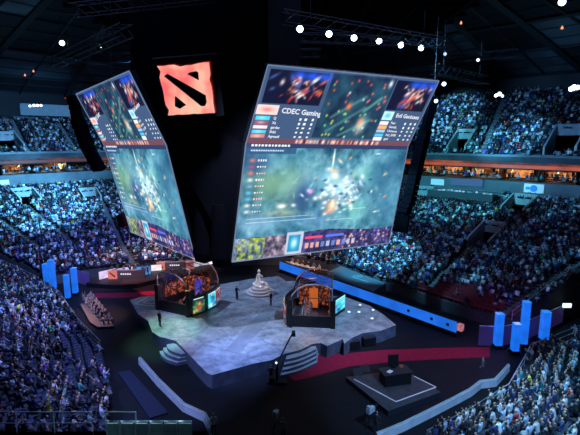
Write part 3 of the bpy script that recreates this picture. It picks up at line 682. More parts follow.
mb.lathe([(.01, 0), (.34, .02), (.30, .05), (.01, .07)], TW, 16, (.34, -.36, 1.5))
mb.build('figure', st, smooth=True)

# ------------------------------------------------------------------ people templates
SHIRT = objcol_mat('clothing'); SKIN = mat('skin', hexc(205, 160, 135), .6); HAIR = mat('dark hair', (.02, .015, .012), .7); PANTS = mat('dark trousers', (.03, .035, .06), .8)
def person_mesh(name, kind):
    J = {}; 
    if kind.startswith('stand'):
        h = .95; J = dict(pel=(0, 0, .95, .13, .10), wai=(0, 0, 1.12, .125, .09), che=(0, 0, 1.33, .155, .10), nek=(0, .0, 1.49, .055, .055), he0=(0, .015, 1.58, .075, .085), he1=(0, .01, 1.70, .08, .09))
        for s, n in ((-1, 'l'), (1, 'r')):
            J['hip'+n] = (s*.10, 0, .88, .085, .085); J['kne'+n] = (s*.11, .02, .48, .06, .06); J['ank'+n] = (s*.12, 0, .09, .042, .042); J['toe'+n] = (s*.13, .16, .04, .04, .03)
            J['sho'+n] = (s*.18, 0, 1.41, .058, .058); J['elb'+n] = (s*.25, -.02, 1.13, .044, .044); J['han'+n] = (s*.24, .10, .90, .032, .032); J['fin'+n] = (s*.23, .14, .80, .022, .03)
        if kind == 'stand_point': J['elbr'] = (.27, .12, 1.16, .044, .044); J['hanr'] = (.18, .36, 1.2, .032, .032); J['finr'] = (.16, .46, 1.21, .022, .03)
    else:
        J = dict(pel=(0, 0, .50, .15, .12), wai=(0, .01, .68, .13, .10), che=(0, .03, .92, .16, .11), nek=(0, .05, 1.08, .055, .055), he0=(0, .075, 1.17, .075, .085), he1=(0, .07, 1.29, .082, .092))
        for s, n in ((-1, 'l'), (1, 'r')):
            J['hip'+n] = (s*.10, .08, .50, .09, .085); J['kne'+n] = (s*.14, .42, .50, .065, .065); J['ank'+n] = (s*.13, .42, .09, .042, .042); J['toe'+n] = (s*.14, .56, .04, .04, .03)
            J['sho'+n] = (s*.19, .03, 1.0, .058, .058); J['elb'+n] = (s*.26, .10, .76, .044, .044); J['han'+n] = (s*.13, .32, .62, .032, .032); J['fin'+n] = (s*.09, .40, .60, .024, .03)
        if kind == 'seat_arms_up':
            for s, n in ((-1, 'l'), (1, 'r')): J['elb'+n] = (s*.30, .08, 1.18, .044, .044); J['han'+n] = (s*.22, .12, 1.46, .032, .032); J['fin'+n] = (s*.20, .14, 1.56, .024, .03)
        if kind == 'seat_phone': J['elbr'] = (.25, .16, .84, .044, .044); J['hanr'] = (.10, .34, 1.05, .032, .032); J['finr'] = (.08, .37, 1.14, .024, .03)
        if kind == 'seat_lean':
            for k in ('wai', 'che', 'nek', 'he0', 'he1', 'shol', 'shor', 'elbl', 'elbr'):
                v = J[k]; J[k] = (v[0]+.06*(v[2]-.5), v[1]+(v[2]-.5)*.40, v[2]-.04, v[3], v[4])
    E_ = [('pel', 'wai'), ('wai', 'che'), ('che', 'nek'), ('nek', 'he0'), ('he0', 'he1')]
    for n in 'lr': E_ += [('pel', 'hip'+n), ('hip'+n, 'kne'+n), ('kne'+n, 'ank'+n), ('ank'+n, 'toe'+n), ('che', 'sho'+n), ('sho'+n, 'elb'+n), ('elb'+n, 'han'+n), ('han'+n, 'fin'+n)]
    ks = list(J); me = bpy.data.meshes.new('sk'); me.from_pydata([J[k][:3] for k in ks], [(ks.index(a), ks.index(b)) for a, b in E_], [])
    o = bpy.data.objects.new('sk', me); C.objects.link(o); m = o.modifiers.new('s', 'SKIN'); m.use_smooth_shade = True
    for i, k in enumerate(ks): me.skin_vertices[0].data[i].radius = J[k][3:5]; me.skin_vertices[0].data[i].use_root = (k == 'pel')
    sb = o.modifiers.new('u', 'SUBSURF'); sb.levels = 1; sb.render_levels = 1
    dg = bpy.context.evaluated_depsgraph_get(); dg.update(); r = bpy.data.meshes.new_from_object(o.evaluated_get(dg)); r.name = name; bpy.data.objects.remove(o)
    r.materials.clear()
    for mm in (SHIRT, SKIN, HAIR, PANTS): r.materials.append(mm)
    nz = J['nek'][2]; hc = Vector(J['he1'][:3])
    hands = [Vector(J['fin'+n][:3]) for n in 'lr']+[Vector(J['han'+n][:3]) for n in 'lr']
    for p in r.polygons:
        c = p.center; i = 0
        if c.z > nz-.01 and abs(c.x-hc.x) < .13 and (c-hc).length < .30 and not any((c-hh).length < .07 for hh in hands):
            i = 2 if (c.z > hc.z+.01 or (c.y < hc.y-.035 and c.z > nz+.05)) else 1
        elif any((c-hh).length < .075 for hh in hands): i = 1
        elif kind.startswith('stand') and c.z < .90 and abs(c.x) < .21: i = 3
        elif not kind.startswith('stand') and (c.z < .47 or (c.y > .14 and c.z < .60 and abs(c.x) > .05)): i = 3
        p.material_index = i
    return r
PM = {k: person_mesh('person_'+k, k) for k in ('stand', 'stand_point', 'seat', 'seat_arms_up', 'seat_phone', 'seat_lean')}
def person(kind, loc, yaw, col, label, name='person', group=None, cat='person', sc=1.0):
    o = bpy.data.objects.new(name, PM[kind]); C.objects.link(o); o.location = loc; o.rotation_euler = (0, 0, yaw); o.scale = (sc,)*3; o.color = (*col, 1); return tag(o, label, cat, group)
def face(p, target): d = Vector(target)-Vector(p); return math.atan2(-d.x, d.y)

for px, py, k, l, tgt in [(160, 327, 'stand', 'person in black standing near the left edge of the stage', (-10, 47, 0)), (237, 300, 'stand_point', 'person in black standing left of the white statue', (-4, 53, 0)), (271, 306, 'stand', 'person in black standing just right of the white statue', (-8, 45, 0)),
                          (289, 322, 'stand', 'person in black standing against the right booth side', (0, 30, 0))]:
    p = P(px, py, S+.0); person(k, p, face(p, tgt), (.008, .008, .012), l, sc=1.02)

# ------------------------------------------------------------------ player booths
def poster(seed):
    h, w = 44, 30; x, y = canvas(h, w); r = random.Random(seed); pal = [[(40, 160, 120), (240, 200, 90), (220, 60, 40), (20, 60, 60)], [(30, 170, 220), (230, 245, 250), (20, 80, 150), (90, 220, 230)], [(200, 60, 60), (60, 200, 220), (250, 190, 120), (60, 20, 60)], [(240, 160, 60), (250, 220, 130), (160, 60, 30), (60, 120, 90)]][seed % 4]
    img = np.zeros((h, w, 3))+np.array(pal[3])/255
    for i in range(26): blob(img, x, y, r.random(), r.uniform(.15, 1), r.uniform(.08, .25), r.uniform(.05, .18), r.choice(pal), .85)
    rect(img, x, y, .1, .03, .9, .09, (230, 240, 245)); return img
POSTM = attr_mat('lit poster', emis=1.15)
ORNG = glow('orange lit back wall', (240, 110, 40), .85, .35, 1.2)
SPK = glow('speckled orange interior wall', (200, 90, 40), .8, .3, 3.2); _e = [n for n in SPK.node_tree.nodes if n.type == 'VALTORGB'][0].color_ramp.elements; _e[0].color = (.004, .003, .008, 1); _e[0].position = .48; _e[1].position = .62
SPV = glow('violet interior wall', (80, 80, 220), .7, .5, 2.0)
def booth(label, base, yaw, sx, pal, group='player booths'):
    root = thing('player_booth', label, 'booth', tuple(base), yaw, group); Lh = 2.7; Wd = 2.05
    M_ = mat('booth black laminate', (.015, .016, .02), .35)
    mb = MB(); mb.prism([(-Wd, -Lh), (Wd, -Lh), (Wd, Lh), (-Wd, Lh)], 0, .18, M_); mb.box((0, -Lh+.12, .65), (2*Wd, .2, 1.1), M_); mb.box((0, Lh-.12, .65), (2*Wd, .2, 1.1), M_); mb.box((-sx*(Wd-.1), 0, .65), (.2, 2*Lh, 1.1), M_); mb.build('base', root)
    # curved poster wall on the sx side
    mb = MB(); arc = []
    for j in range(13):
        t = -1+2*j/12; arc.append((sx*(Wd+.15+.75*(1-t*t)), t*(Lh+.25)))
    inn = [(x-sx*.3, y) for x, y in arc]
    for j in range(12):
        a, b = arc[j], arc[j+1]; c, d_ = inn[j+1], inn[j]; vs = [(*a, 0), (*b, 0), (*c, 0), (*d_, 0), (*a, 2.15), (*b, 2.15), (*c, 2.15), (*d_, 2.15)]
        mb.add(vs, [(0, 1, 5, 4), (1, 2, 6, 5), (2, 3, 7, 6), (3, 0, 4, 7), (4, 5, 6, 7), (0, 3, 2, 1)], M_)
    wall = mb.build('front_wall', root)
    for k, (j0, j1) in enumerate(((1, 4), (5, 8), (8, 11))):
        a = Vector((*arc[j0], 0)); b = Vector((*arc[j1], 0)); n_ = Vector((b.y-a.y, -(b.x-a.x), 0)).normalized()
        if n_.x*sx < 0: n_ = -n_
        a = a+n_*.16; b = b+n_*.16
        if sx > 0: q4 = (a+Vector((0, 0, 1.95)), b+Vector((0, 0, 1.95)), b+Vector((0, 0, .25)), a+Vector((0, 0, .25)))
        else: q4 = (b+Vector((0, 0, 1.95)), a+Vector((0, 0, 1.95)), a+Vector((0, 0, .25)), b+Vector((0, 0, .25)))
        color_grid('poster_panel', q4, poster(pal+k), POSTM, wall)
    # glass vault
    prof = [(Wd, 2.0), (Wd+.1, 2.6), (Wd-.15, 3.4), (Wd-.7, 4.05), (Wd-1.5, 4.45), (Wd-2.5, 4.55), (Wd-3.5, 4.4), (-Wd, 4.1), (-Wd, 1.2)]
    g = MB(); n_ = len(prof)
    vs = [(sx*x, y, z) for y in (-Lh, Lh) for x, z in prof]; g.add(vs, [(i, i+1, n_+i+1, n_+i) for i in range(n_-1)], GLASS); g.build('glass_roof', root)
    for y in (-Lh, Lh):
        g = MB(); ps = [(sx*x, y, z) for x, z in prof]+[(sx*Wd, y, 1.2)]; g.add(ps, [tuple(range(len(ps)))], GLASS); g.build('glass_end', root)
    RB = mat('booth frame metal', (.10, .09, .09), .35, .7); AR = mat('pale arch trim', (.6, .58, .6), .3, .5)
    for k, y in enumerate(np.linspace(-Lh, Lh, 6)):
        MB().tube([(sx*x, y, z) for x, z in prof], .07 if k in (0, 5) else .035, AR if k in (0, 5) else RB, 6).build('rib', root)
    for i in (1, 3, 5, 7): x, z = prof[i]; MB().tube([(sx*x, -Lh, z), (sx*x, Lh, z)], .04, RB, 5).build('purlin', root)
    for y in (-Lh,):
        MB().tube([(-Wd, y, 3.1), (Wd, y, 3.1)], .05, M_, 5).build('crossbar', root)
        for x in (-.75, .75): MB().tube([(x, y, 1.2), (x, y, 4.4)], .04, M_, 5).build('mullion', root)
    # black wing walls
    for y in (-Lh-.1,):
        for s in (-1, 1): MB().box((s*(Wd+.12), y+.4, 1.45), (.5, .9, 2.9), M_).build('corner_pillar', root)
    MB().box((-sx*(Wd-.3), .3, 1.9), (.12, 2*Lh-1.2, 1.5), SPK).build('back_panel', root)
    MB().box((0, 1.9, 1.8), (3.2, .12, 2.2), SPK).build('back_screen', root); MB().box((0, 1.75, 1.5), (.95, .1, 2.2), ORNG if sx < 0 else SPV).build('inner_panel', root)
    return root
b1c = Vector((-11.5, 48.9, S)); b1y = math.radians(63-90)
b2c = Vector((2.4, 45.4, S)); b2y = math.radians(84-90)
booth('curved glass player booth on the left with three lit posters on its front wall', b1c, b1y, 1, 0)
booth('curved glass player booth on the right with orange interior facing the camera', b2c, b2y, -1, 2)
# free-standing lit poster wings behind the right booth
for k, (px0, px1, py) in enumerate([(334, 343, 314)]):
    a = P(334, 317, S); b = P(344, 310, S); mb = MB(); root = thing('poster_stand', 'small lit poster panel behind the right booth', 'display', tuple(a)); d_ = b-a
    MB().box((d_.x/2, d_.y/2, 1.0), (d_.length+.2, .2, 2.0), BLACK, math.atan2(d_.y, d_.x)).build('frame', root)
    n_ = Vector((d_.y, -d_.x, 0)).normalized()*.12; q4 = (n_+Vector((0, 0, 1.85)), d_+n_+Vector((0, 0, 1.85)), d_+n_+Vector((0, 0, .35)), n_+Vector((0, 0, .35))); color_grid('poster_panel', q4, poster(5), POSTM, root)
DESKM = mat('desk top', (.12, .10, .10), .4)
MONE = glow('monitor picture', (140, 190, 230), 1.0)
def monitor(loc, yaw, label, group):
    root = thing('monitor', label, 'monitor', loc, yaw, group); MB().box((0, 0, .28), (.58, .05, .36), BLACK).build('bezel', root); MB().box((0, .03, .28), (.53, .01, .31), MONE).build('display', root)
    MB().box((0, -.03, .05), (.06, .05, .12), BLACK).box((0, 0, .01), (.24, .18, .02), BLACK).build('stand', root)
ordw = ['first', 'second', 'third', 'fourth', 'fifth']
for nm, c, yw, sx, cols in (('left', b1c, b1y, 1, (.55, .22, .08)), ('right', b2c, b2y, -1, (.12, .10, .12))):
    M = Matrix.Translation(c) @ Matrix.Rotation(yw, 4, 'Z')
    dk = thing('player_desk', 'long desk inside the %s player booth' % nm, 'desk', M@Vector((sx*.9, 0, .18)), yw)
    MB().box((0, 0, .72), (.7, 4.3, .05), DESKM).build('desktop', dk)
    for y in (-2.0, 0, 2.0): MB().box((0, y, .35), (.6, .06, .7), BLACK).build('leg', dk)
    for k in range(5):
        y = -1.9+k*.8; monitor(M@Vector((sx*1.0, y, .93)), yw+(PI/2 if sx > 0 else -PI/2), '%s monitor from the near end in the %s player booth' % (ordw[k], nm), 'monitors in the booths')
        person('seat_lean', M@Vector((sx*.05, y, .18)), yw+(-PI/2 if sx > 0 else PI/2), cols, 'seated player, %s from the near end in the %s booth' % (ordw[k], nm), group='players in the booths')

# ------------------------------------------------------------------ carpets, LED barrier, columns, banners
def flat(pxs, z, h, m, name, label, cat, parent=None):
    pts = [P(px, py, z+h) for px, py in pxs]; c = sum(pts, Vector())/len(pts); mb = MB(); mb.prism([(p.x-c.x, p.y-c.y) for p in pts], 0, h, m); o = mb.build(name); o.location = (c.x, c.y, z)
    return tag(o, label, cat) if label else o
flat([(283, 371), (294, 381), (322, 374), (350, 366), (400, 361), (440, 359), (490, 357), (490, 347), (440, 348), (380, 350), (340, 354), (325, 350)], 0, .04, CARPET, 'red_carpet', 'long red carpet running from the curved stage steps to the right entrance', 'carpet')
flat([(92, 293), (92, 298), (130, 297.5), (172, 292.5), (172, 289.5), (130, 292.5)], 0, .04, CARPET, 'red_carpet', 'narrow red carpet strip leading from the left entrance to the stage', 'carpet')
BLUE = glow('blue led face', (30, 108, 225), .95, .15, .5)
a, b = Vector((-1.5, 65.8, 0)), Vector((17.0, 43.0, 0)); d_ = b-a; led = thing('led_barrier', 'long glowing blue led strip behind the right side of the stage', 'barrier', tuple(a), math.atan2(d_.y, d_.x)); L = d_.length
MB().box((L/2, .15, .85), (L, .5, 1.7), BLACK).build('body', led)
MB().box((L/2, -.13, 1.1), (L-.1, .05, 1.15), BLUE).build('led_face', led)
for f in (.80, .90, .965): MB().box((L*f, -.17, 1.1), (.3, .04, .3), BLACK, 0).build('emblem', led)
mb = MB(); mb.box((L+.3, 0, 1.2), (.5, .5, .7), glow('pinkish light box', (190, 120, 130), .7, .5, 4)); mb.build('end_box', led)
COLB = glow('blue light column', (26, 112, 240), .95, .14, 1.0)
def column(px, py, w_px, top, label):
    p = P(px, py, .3); _, _, f = proj(*p); w = w_px*f/F_PX*.66; h = (py-top)*f/F_PX*1.03
    root = thing('light_column', label, 'column', (p.x, p.y, 0), random.uniform(-.12, .12), 'blue light columns'); MB().box((0, 0, .15), (w+.15, w+.15, .3), BLACK).build('base', root)
    mb = MB(); mb.box((0, 0, .3+h/2), (w, w, h), COLB); mb.build('shade', root); MB().box((0, 0, .3+h+.02), (w+.04, w+.04, .05), glow('column cap', (50, 140, 250), .9)).build('cap', root)
for px, py, w, t, l in [(47, 286, 6, 264, 'leftmost blue glowing column at the left entrance'), (53.5, 288, 7, 260, 'second and tallest blue glowing column at the left entrance'), (68, 297.5, 6.5, 275, 'third blue glowing column at the left entrance'), (75.5, 292.5, 6.5, 268, 'rightmost blue glowing column at the left entrance'),
                        (497.5, 344.5, 10, 313, 'leftmost blue glowing column at the right entrance'), (514.5, 350, 9.5, 323, 'shortest blue glowing column at the right entrance'), (523, 343, 9.5, 301, 'tallest blue glowing column at the right entrance'), (543.5, 338.5, 10.5, 311, 'rightmost blue glowing column at the right entrance')]:
    column(px, py, w, t, l)
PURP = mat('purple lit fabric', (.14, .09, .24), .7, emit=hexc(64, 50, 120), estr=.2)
def banner(pxs, h, label, z=0):
    pts = [P(px, py, z) for px, py in pxs]; root = thing('fabric_barrier', label, 'barrier', tuple(pts[0])); o0 = pts[0]; mb = MB(); rb = MB()
    for a, b in zip(pts[:-1], pts[1:]):
        a = a-o0; b = b-o0; n_ = Vector((b.y-a.y, a.x-b.x, 0)).normalized()*.05; u = Vector((0, 0, h))
        mb.add([a-n_, b-n_, b-n_+u, a-n_+u, a+n_, b+n_, b+n_+u, a+n_+u], [(0, 1, 2, 3), (7, 6, 5, 4), (3, 2, 6, 7), (0, 4, 5, 1)], PURP); rb.tube([a+u, b+u], .05, STEEL, 5)
    mb.build('fabric', root); rb.build('top_rail', root)
banner([(478, 345), (500, 346), (522, 341), (540, 333), (562, 322)], 2.0, 'curved purple lit barrier behind the right blue columns')
banner([(28, 268), (50, 276), (66, 281), (80, 283), (90, 286)], 1.8, 'curved purple lit barrier behind the left blue columns')

# dark platform with faint crest, seats and desks on the right back
root = thing('covered_platform', 'dark covered platform with a faint round crest behind the blue strip', 'platform', tuple(P(350, 280, 0)))
o0 = Vector(root.location); q4 = [P(px, py, 1.0)-o0 for px, py in [(327, 272), (345, 264.5), (391, 280), (372, 292)]]
MB().prism([(p.x, p.y) for p in q4][::-1], 0, 1.0, mat('dark blue cloth cover', (.07, .10, .115), .7)).build('cover', root)
c = (q4[0]+q4[1]+q4[2]+q4[3])/4; CREST = mat('faint teal crest', (.12, .3, .28), .6)
mb = MB()
for r0, r1 in ((.5, .65),):
    n = 20; vs = [(c.x+r*math.cos(2*PI*k/n), c.y+r*math.sin(2*PI*k/n), 1.03) for r in (r0, r1) for k in range(n)]; mb.add(vs, [(k, n+k, n+(k+1) % n, (k+1) % n) for k in range(n)], CREST)
mb.box((c.x, c.y, 1.03), (.4, .5, .02), CREST, .6); mb.box((c.x+.1, c.y-1.4, 1.03), (3.0, .2, .02), CREST, -.85); mb.build('crest', root)

# back left desks
def caster_desk(px, py, yaw, w, label, red=(True, False)):
    p = P(px, py, .6); root = thing('caster_desk', label, 'desk', (p.x, p.y, .6), yaw, 'broadcast desks')
    mb = MB(); n = 10; arc = [(-w/2+w*j/n, -.5*math.sin(PI*j/n)) for j in range(n+1)]; FR_ = mat('desk front', (.12, .10, .12), .4, emit=hexc(90, 75, 85), estr=.25)
    for j in range(n):
        a, b_2 = arc[j], arc[j+1]; mb.add([(*a, 0), (*b_2, 0), (*b_2, 1.1), (*a, 1.1), (a[0], a[1]+.7, 1.1), (b_2[0], b_2[1]+.7, 1.1), (a[0], a[1]+.7, 0), (b_2[0], b_2[1]+.7, 0)], [(0, 1, 2, 3), (3, 2, 5, 4), (4, 5, 7, 6)], FR_)
    mb.build('counter', root)
    for s, on in zip((-1, 1), red):
        if on:
            bx = s*(w/2-.35); e = MB(); e.box((bx, -.45, .58), (1.15, .3, 1.2), glow('reddish logo square', (222, 120, 112), .9)); lb = e.build('logo_panel', root)
            k = MB(); k.add([(bx-.42, -.62, .95), (bx-.30, -.62, 1.0), (bx+.42, -.62, .42), (bx+.30, -.62, .25)], [(3, 2, 1, 0)], DK); k.build('emblem', lb)
    for j in range(5): MB().box((-.7+j*.3, -.64, .72-.01*j), (.2, .04, .18), WHITE_E).build('lettering', root)
    return root
caster_desk(128, 277.5, -.05+.12, 4.6, 'left broadcast desk with reddish emblem panel at its left end'); caster_desk(176, 268.5, .12, 5.0, 'right broadcast desk with reddish emblem panels at both ends', (True, True))
mb = MB(); pp = [P(px, py, .6) for px, py in [(86, 283), (112, 285), (137, 284), (165, 277), (200, 272), (212, 268), (205, 262), (150, 266), (95, 276)]]; c0 = sum(pp, Vector())/len(pp)
mb.prism([(p.x-c0.x, p.y-c0.y) for p in pp], 0, .6, mat('black riser', (.012, .011, .014), .5), mat('riser deck', (.02, .016, .018), .6)); o = mb.build('broadcast_riser'); o.location = (c0.x, c0.y, 0); tag(o, 'low black riser with curved front under the broadcast desks', 'riser')
WP = glow('white purple lit panel', (215, 195, 245), 1.05, .25, 1); BP = glow('blue lit screen', (70, 150, 250), 1.0, .5, 1.2); WP2 = glow('white lit panel', (240, 225, 230), 1.1, .2, 1)
for (x0, y0, x1, y1, h, m, l) in [(99, 280, 116, 276, 1.2, WP, 'purple-white lit panel left of the left broadcast desk'), (115, 275, 133, 272, .9, WP, 'pale purple lit panel behind the left broadcast desk'), (136, 276, 151, 274.5, 1.35, BP, 'bright blue screen between the two broadcast desks'), (151, 271.5, 162, 270.5, 1.0, WP2, 'white lit panel left of the right broadcast desk'), (163, 265, 182, 263.5, .9, WP2, 'white lit panel behind the right broadcast desk'), (189, 269, 200, 266, 1.1, WP2, 'white lit panel right of the right broadcast desk'), (200, 266, 214, 264, 1.0, WP2, 'white lit panel under the hanging drape bottom')]:
    a = P(x0, y0, .6); b = P(x1, y1, .6); d_ = b-a; root = thing('lit_panel', l, 'screen', tuple(a), math.atan2(d_.y, d_.x), 'lit panels by the broadcast desks'); L = Vector((d_.x, d_.y)).length
    MB().box((L/2, .06, h/2), (L, .1, h), BLACK).build('frame', root); MB().box((L/2, 0, h/2), (L-.08, .04, h-.1), m).build('display', root)
wl = ['pale', 'dark', 'warm brown', 'grey', 'red']; wc = [(.45, .36, .34), (.02, .02, .03), (.4, .2, .1), (.2, .2, .22), (.4, .04, .04)]
for k, (px, py) in enumerate([(122, 276), (128, 275.5), (134, 274.5), (141, 279), (146, 279), (170, 267), (176, 266.5), (182, 265.5)]):
    p = P(px, py, .6)+Vector((0, .9, 0)); i = k % 5; person('seat' if k not in (3, 4) else 'stand', p, PI+.1*k-.3, wc[i], 'person in %s clothes %s' % (wl[i], ['behind the left desk, near its emblem', 'in the middle of the left desk', 'at the right end of the left desk', 'standing left in front of the blue screen', 'standing right in front of the blue screen', 'behind the right desk, at its left end', 'in the middle of the right desk', 'at the right end of the right desk'][k]), group='people at the broadcast desks')

# press table on the right back (warm lit)
root = thing('production_table', 'cluttered warm lit production table behind the blue strip', 'table', tuple(P(302, 270, 0)), -.75)
TBL = mat('warm table top', (.45, .38, .34), .6, noise=.5, nscale=3)
MB().box((0, 0, .75), (6.5, 1.2, .06), TBL).build('tabletop', root)
for x in (-3, 3): MB().box((x, 0, .36), (.1, 1.0, .72), BLACK).build('leg', root)
rootM = Matrix.Translation(root.location) @ Matrix.Rotation(-.75, 4, 'Z')
for k in range(6):
    o = MB().box((0, 0, .12), (.36, .04, .24), BLACK).box((0, -.12, .01), (.36, .26, .02), mat('pale laptop', (.6, .6, .6), .4)).build('laptop'); o.location = rootM@Vector((-2.8+k*1.1, .1, .78)); o.rotation_euler = (0, 0, -.75); tag(o, '%s laptop from the left on the warm lit production table' % (ordw+['sixth'])[k], 'laptop', 'laptops on the production table')
    person('seat', rootM@Vector((-2.8+k*1.1, 1.0, 0)), PI-.75, wc[(k*2) % 5], '%s person from the left seated behind the production table' % (ordw+['sixth'])[k], group='people at the production table')

# musicians' pit on the left (warm light)
pit = [P(px, py, .3) for px, py in [(80, 304), (92, 298), (114, 326), (98, 327), (90, 322)]]; c0 = sum(pit, Vector())/len(pit)
mb = MB(); mb.prism([(p.x-c0.x, p.y-c0.y) for p in pit], 0, .3, BLACK, mat('pit riser top', (.25, .16, .12), .7)); o = mb.build('pit_riser'); o.location = (c0.x, c0.y, 0); tag(o, 'warm lit riser full of people beside the left blue columns', 'riser')
k = 0; a0, a1, b0, b1 = pit[1], pit[2], pit[0], pit[3]
adj = ['far', 'near', 'middle']
for i in range(7):
    for j in range(3):
        p = (a0.lerp(a1, (i+.5)/7)).lerp(b0.lerp(b1, (i+.5)/7), .2+.3*j); p.z = .3
        cc = random.choice([0, 0, 2, 3, 1]); person(['seat', 'seat_lean', 'seat_arms_up', 'stand'][(i*3+j) % 3], p, face(p, (-5, 48, 0)), wc[cc], 'person in %s clothes, %s seat of %s row on warm lit riser' % (wl[cc], ['right', 'middle', 'left'][j], (ordw+['sixth', 'seventh'])[i]), group='people on the warm lit riser')

# ------------------------------------------------------------------ centre platform, desk, camera crane
root = thing('square_platform', 'low dark platform edged by a white line in front of the stage', 'platform', tuple(P(393, 385, 0))); o0 = Vector(root.location)
pl = [P(px, py, .45)-o0 for px, py in [(346, 377), (388, 411), (441, 392), (404, 369)]]
MB().prism([(p.x, p.y) for p in pl], 0, .45, mat('platform blue black', (.02, .025, .04), .5), mat('platform deck', (.05, .055, .065), .6, noise=.3, nscale=2)).build('deck', root)
sq = [P(px, py, .47)-o0 for px, py in [(354, 379), (396, 401.5), (436, 387), (414, 376)]]
mb = MB()
for k in (0, 1, 2):
    a, b = sq[k], sq[k+1]; d_ = b-a; mb.box(((a.x+b.x)/2, (a.y+b.y)/2, .46), (d_.length, .10, .02), PALE, math.atan2(d_.y, d_.x))
mb.build('edge_line', root)
p = P(395, 382, .46); dk = thing('equipment_desk', 'black boxy desk with equipment on the square platform', 'desk', tuple(p), .25)
MB().box((0, 0, .5), (2.3, 1.1, 1.0), BLACK).build('body', dk); MB().box((0, 0, 1.02), (2.5, 1.3, .05), mat('desk lid', (.03, .03, .035), .4)).build('desktop', dk)
M = Matrix.Translation(p) @ Matrix.Rotation(.25, 4, 'Z')
o = MB().box((0, 0, .01), (.5, .35, .02), mat('white paper', (.8, .85, .85), .6)).build('paper'); o.location = M@Vector((-.55, -.1, 1.045)); o.rotation_euler = (0, 0, .8); tag(o, 'white sheet lying on the left of the equipment desk', 'paper')
o = MB().box((0, 0, .08), (.3, .2, .16), mat('red device', (.4, .12, .08), .5)).build('control_box'); o.location = M@Vector((.7, .35, 1.045)); tag(o, 'small reddish box on the right of the equipment desk', 'box')
rt = thing('monitor', 'large dark upright monitor at the back of the equipment desk', 'monitor', M@Vector((0, .45, 1.045)), .1); MB().box((0, 0, .62), (.85, .1, 1.0), BLACK).build('bezel', rt); MB().box((0, 0, .06), (.4, .3, .12), BLACK).build('stand', rt)
for px, py, l in [(358, 374, 'low black wedge monitor at the left corner of the square platform'), (365, 371, 'low black wedge monitor at the back of the square platform')]:
    p = P(px, py, .46); o = MB().add([(-.4, -.25, 0), (.4, -.25, 0), (.4, .25, 0), (-.4, .25, 0), (-.4, .25, .4), (.4, .25, .4)], [(0, 3, 2, 1), (0, 1, 5, 4), (2, 3, 4, 5), (0, 4, 3), (1, 2, 5)], BLACK).build('stage_wedge'); o.location = p; tag(o, l, 'speaker')
p = P(330, 348, 0); 
for px, py, l in [(352, 349, 'dark flight case against the right front of the stage'), (368, 345, 'second dark flight case by the stage edge, nearer the right corner')]:
    p = P(px, py, 0); rt = thing('flight_case', l, 'case', tuple(p), .35); MB().box((0, 0, .45), (1.3, .8, .8), BLACK).build('body', rt); MB().box((0, 0, .88), (1.34, .84, .08), mat('case lid', (.03, .03, .035), .4)).build('lid', rt)
# crane
cb = P(277, 382, 0); cr = thing('camera_crane', 'broadcast camera crane with long thin boom reaching over the stage', 'camera crane', tuple(cb))
MB().box((0, 0, .12), (1.6, .9, .12), BLACK).build('dolly', cr); MB().tube([(0, 0, .15), (0, 0, 1.6)], .12, METAL, 8).build('post', cr)
tip = Q(293.5, 331, 39.0)-cb; tail = Vector((-.35, -1.6, 1.1))
MB().tube([tail, (0, 0, 1.6), tip], .07, BLACK, 6).build('boom', cr); MB().box(tuple(tail), (.4, .5, .5), METAL).build('counterweight', cr)
h_ = MB(); h_.box(tuple(tip+Vector((0, 0, -.25))), (.35, .6, .35), BLACK); h_.build('camera_head', cr)
mb = MB(); mb.lathe([(.07, 0), (.11, .08), (.05, .16)], glow('crane lamp', (220, 230, 255), 1.6), 8, (-.05, -.1, 1.7)); mb.build('lamp', cr)
p = P(271, 384, 0); person('stand_point', p, -.2, (.02, .02, .03), 'camera operator in black beside the camera crane base')
# cameras on tripods
def tvcam(px, py, yaw, label, col=(.03, .03, .035), sc=1.0):
    p = P(px, py, 0); rt = thing('broadcast_camera', label, 'camera', tuple(p), yaw, 'broadcast cameras')
    for k in range(3):
        a = k*2*PI/3+.3; MB().tube([(0, 0, 1.2), (math.cos(a)*.45, math.sin(a)*.45, 0)], .03, METAL, 5).build('leg', rt)
    MB().box((0, 0, 1.4), (.3, .65, .36), mat('camera grey shell', (.45, .5, .58), .4)).build('body', rt); MB().tube([(0, .3, 1.42), (0, .75, 1.42)], [.11, .14], BLACK, 10).build('lens', rt)
    MB().box((0, -.2, 1.68), (.25, .2, .18), mat('viewfinder', (.5, .55, .6), .4)).build('viewfinder', rt)
tvcam(276, 433, -.3, 'broadcast camera on a tripod at the bottom of the frame')
p = P(283, 441, 0); person('stand', p, -.3, (.25, .3, .42), 'camera operator in grey blue by the camera at the bottom of the frame')
tvcam(370, 428, -.8, 'broadcast camera on a tripod in the dark right of centre bottom')
p = P(376, 434, 0); person('stand', p, -.6, (.03, .03, .04), 'camera operator in black in the dark right of centre bottom')
p = P(214, 436, 0); person('stand', p, .3, (.6, .65, .7), 'person in a pale shirt at the bottom beside the dasher end')
p = P(482, 376, 0); person('stand', p, .8, (.1, .11, .15), 'person in dark grey standing on the dark floor near the right barrier')

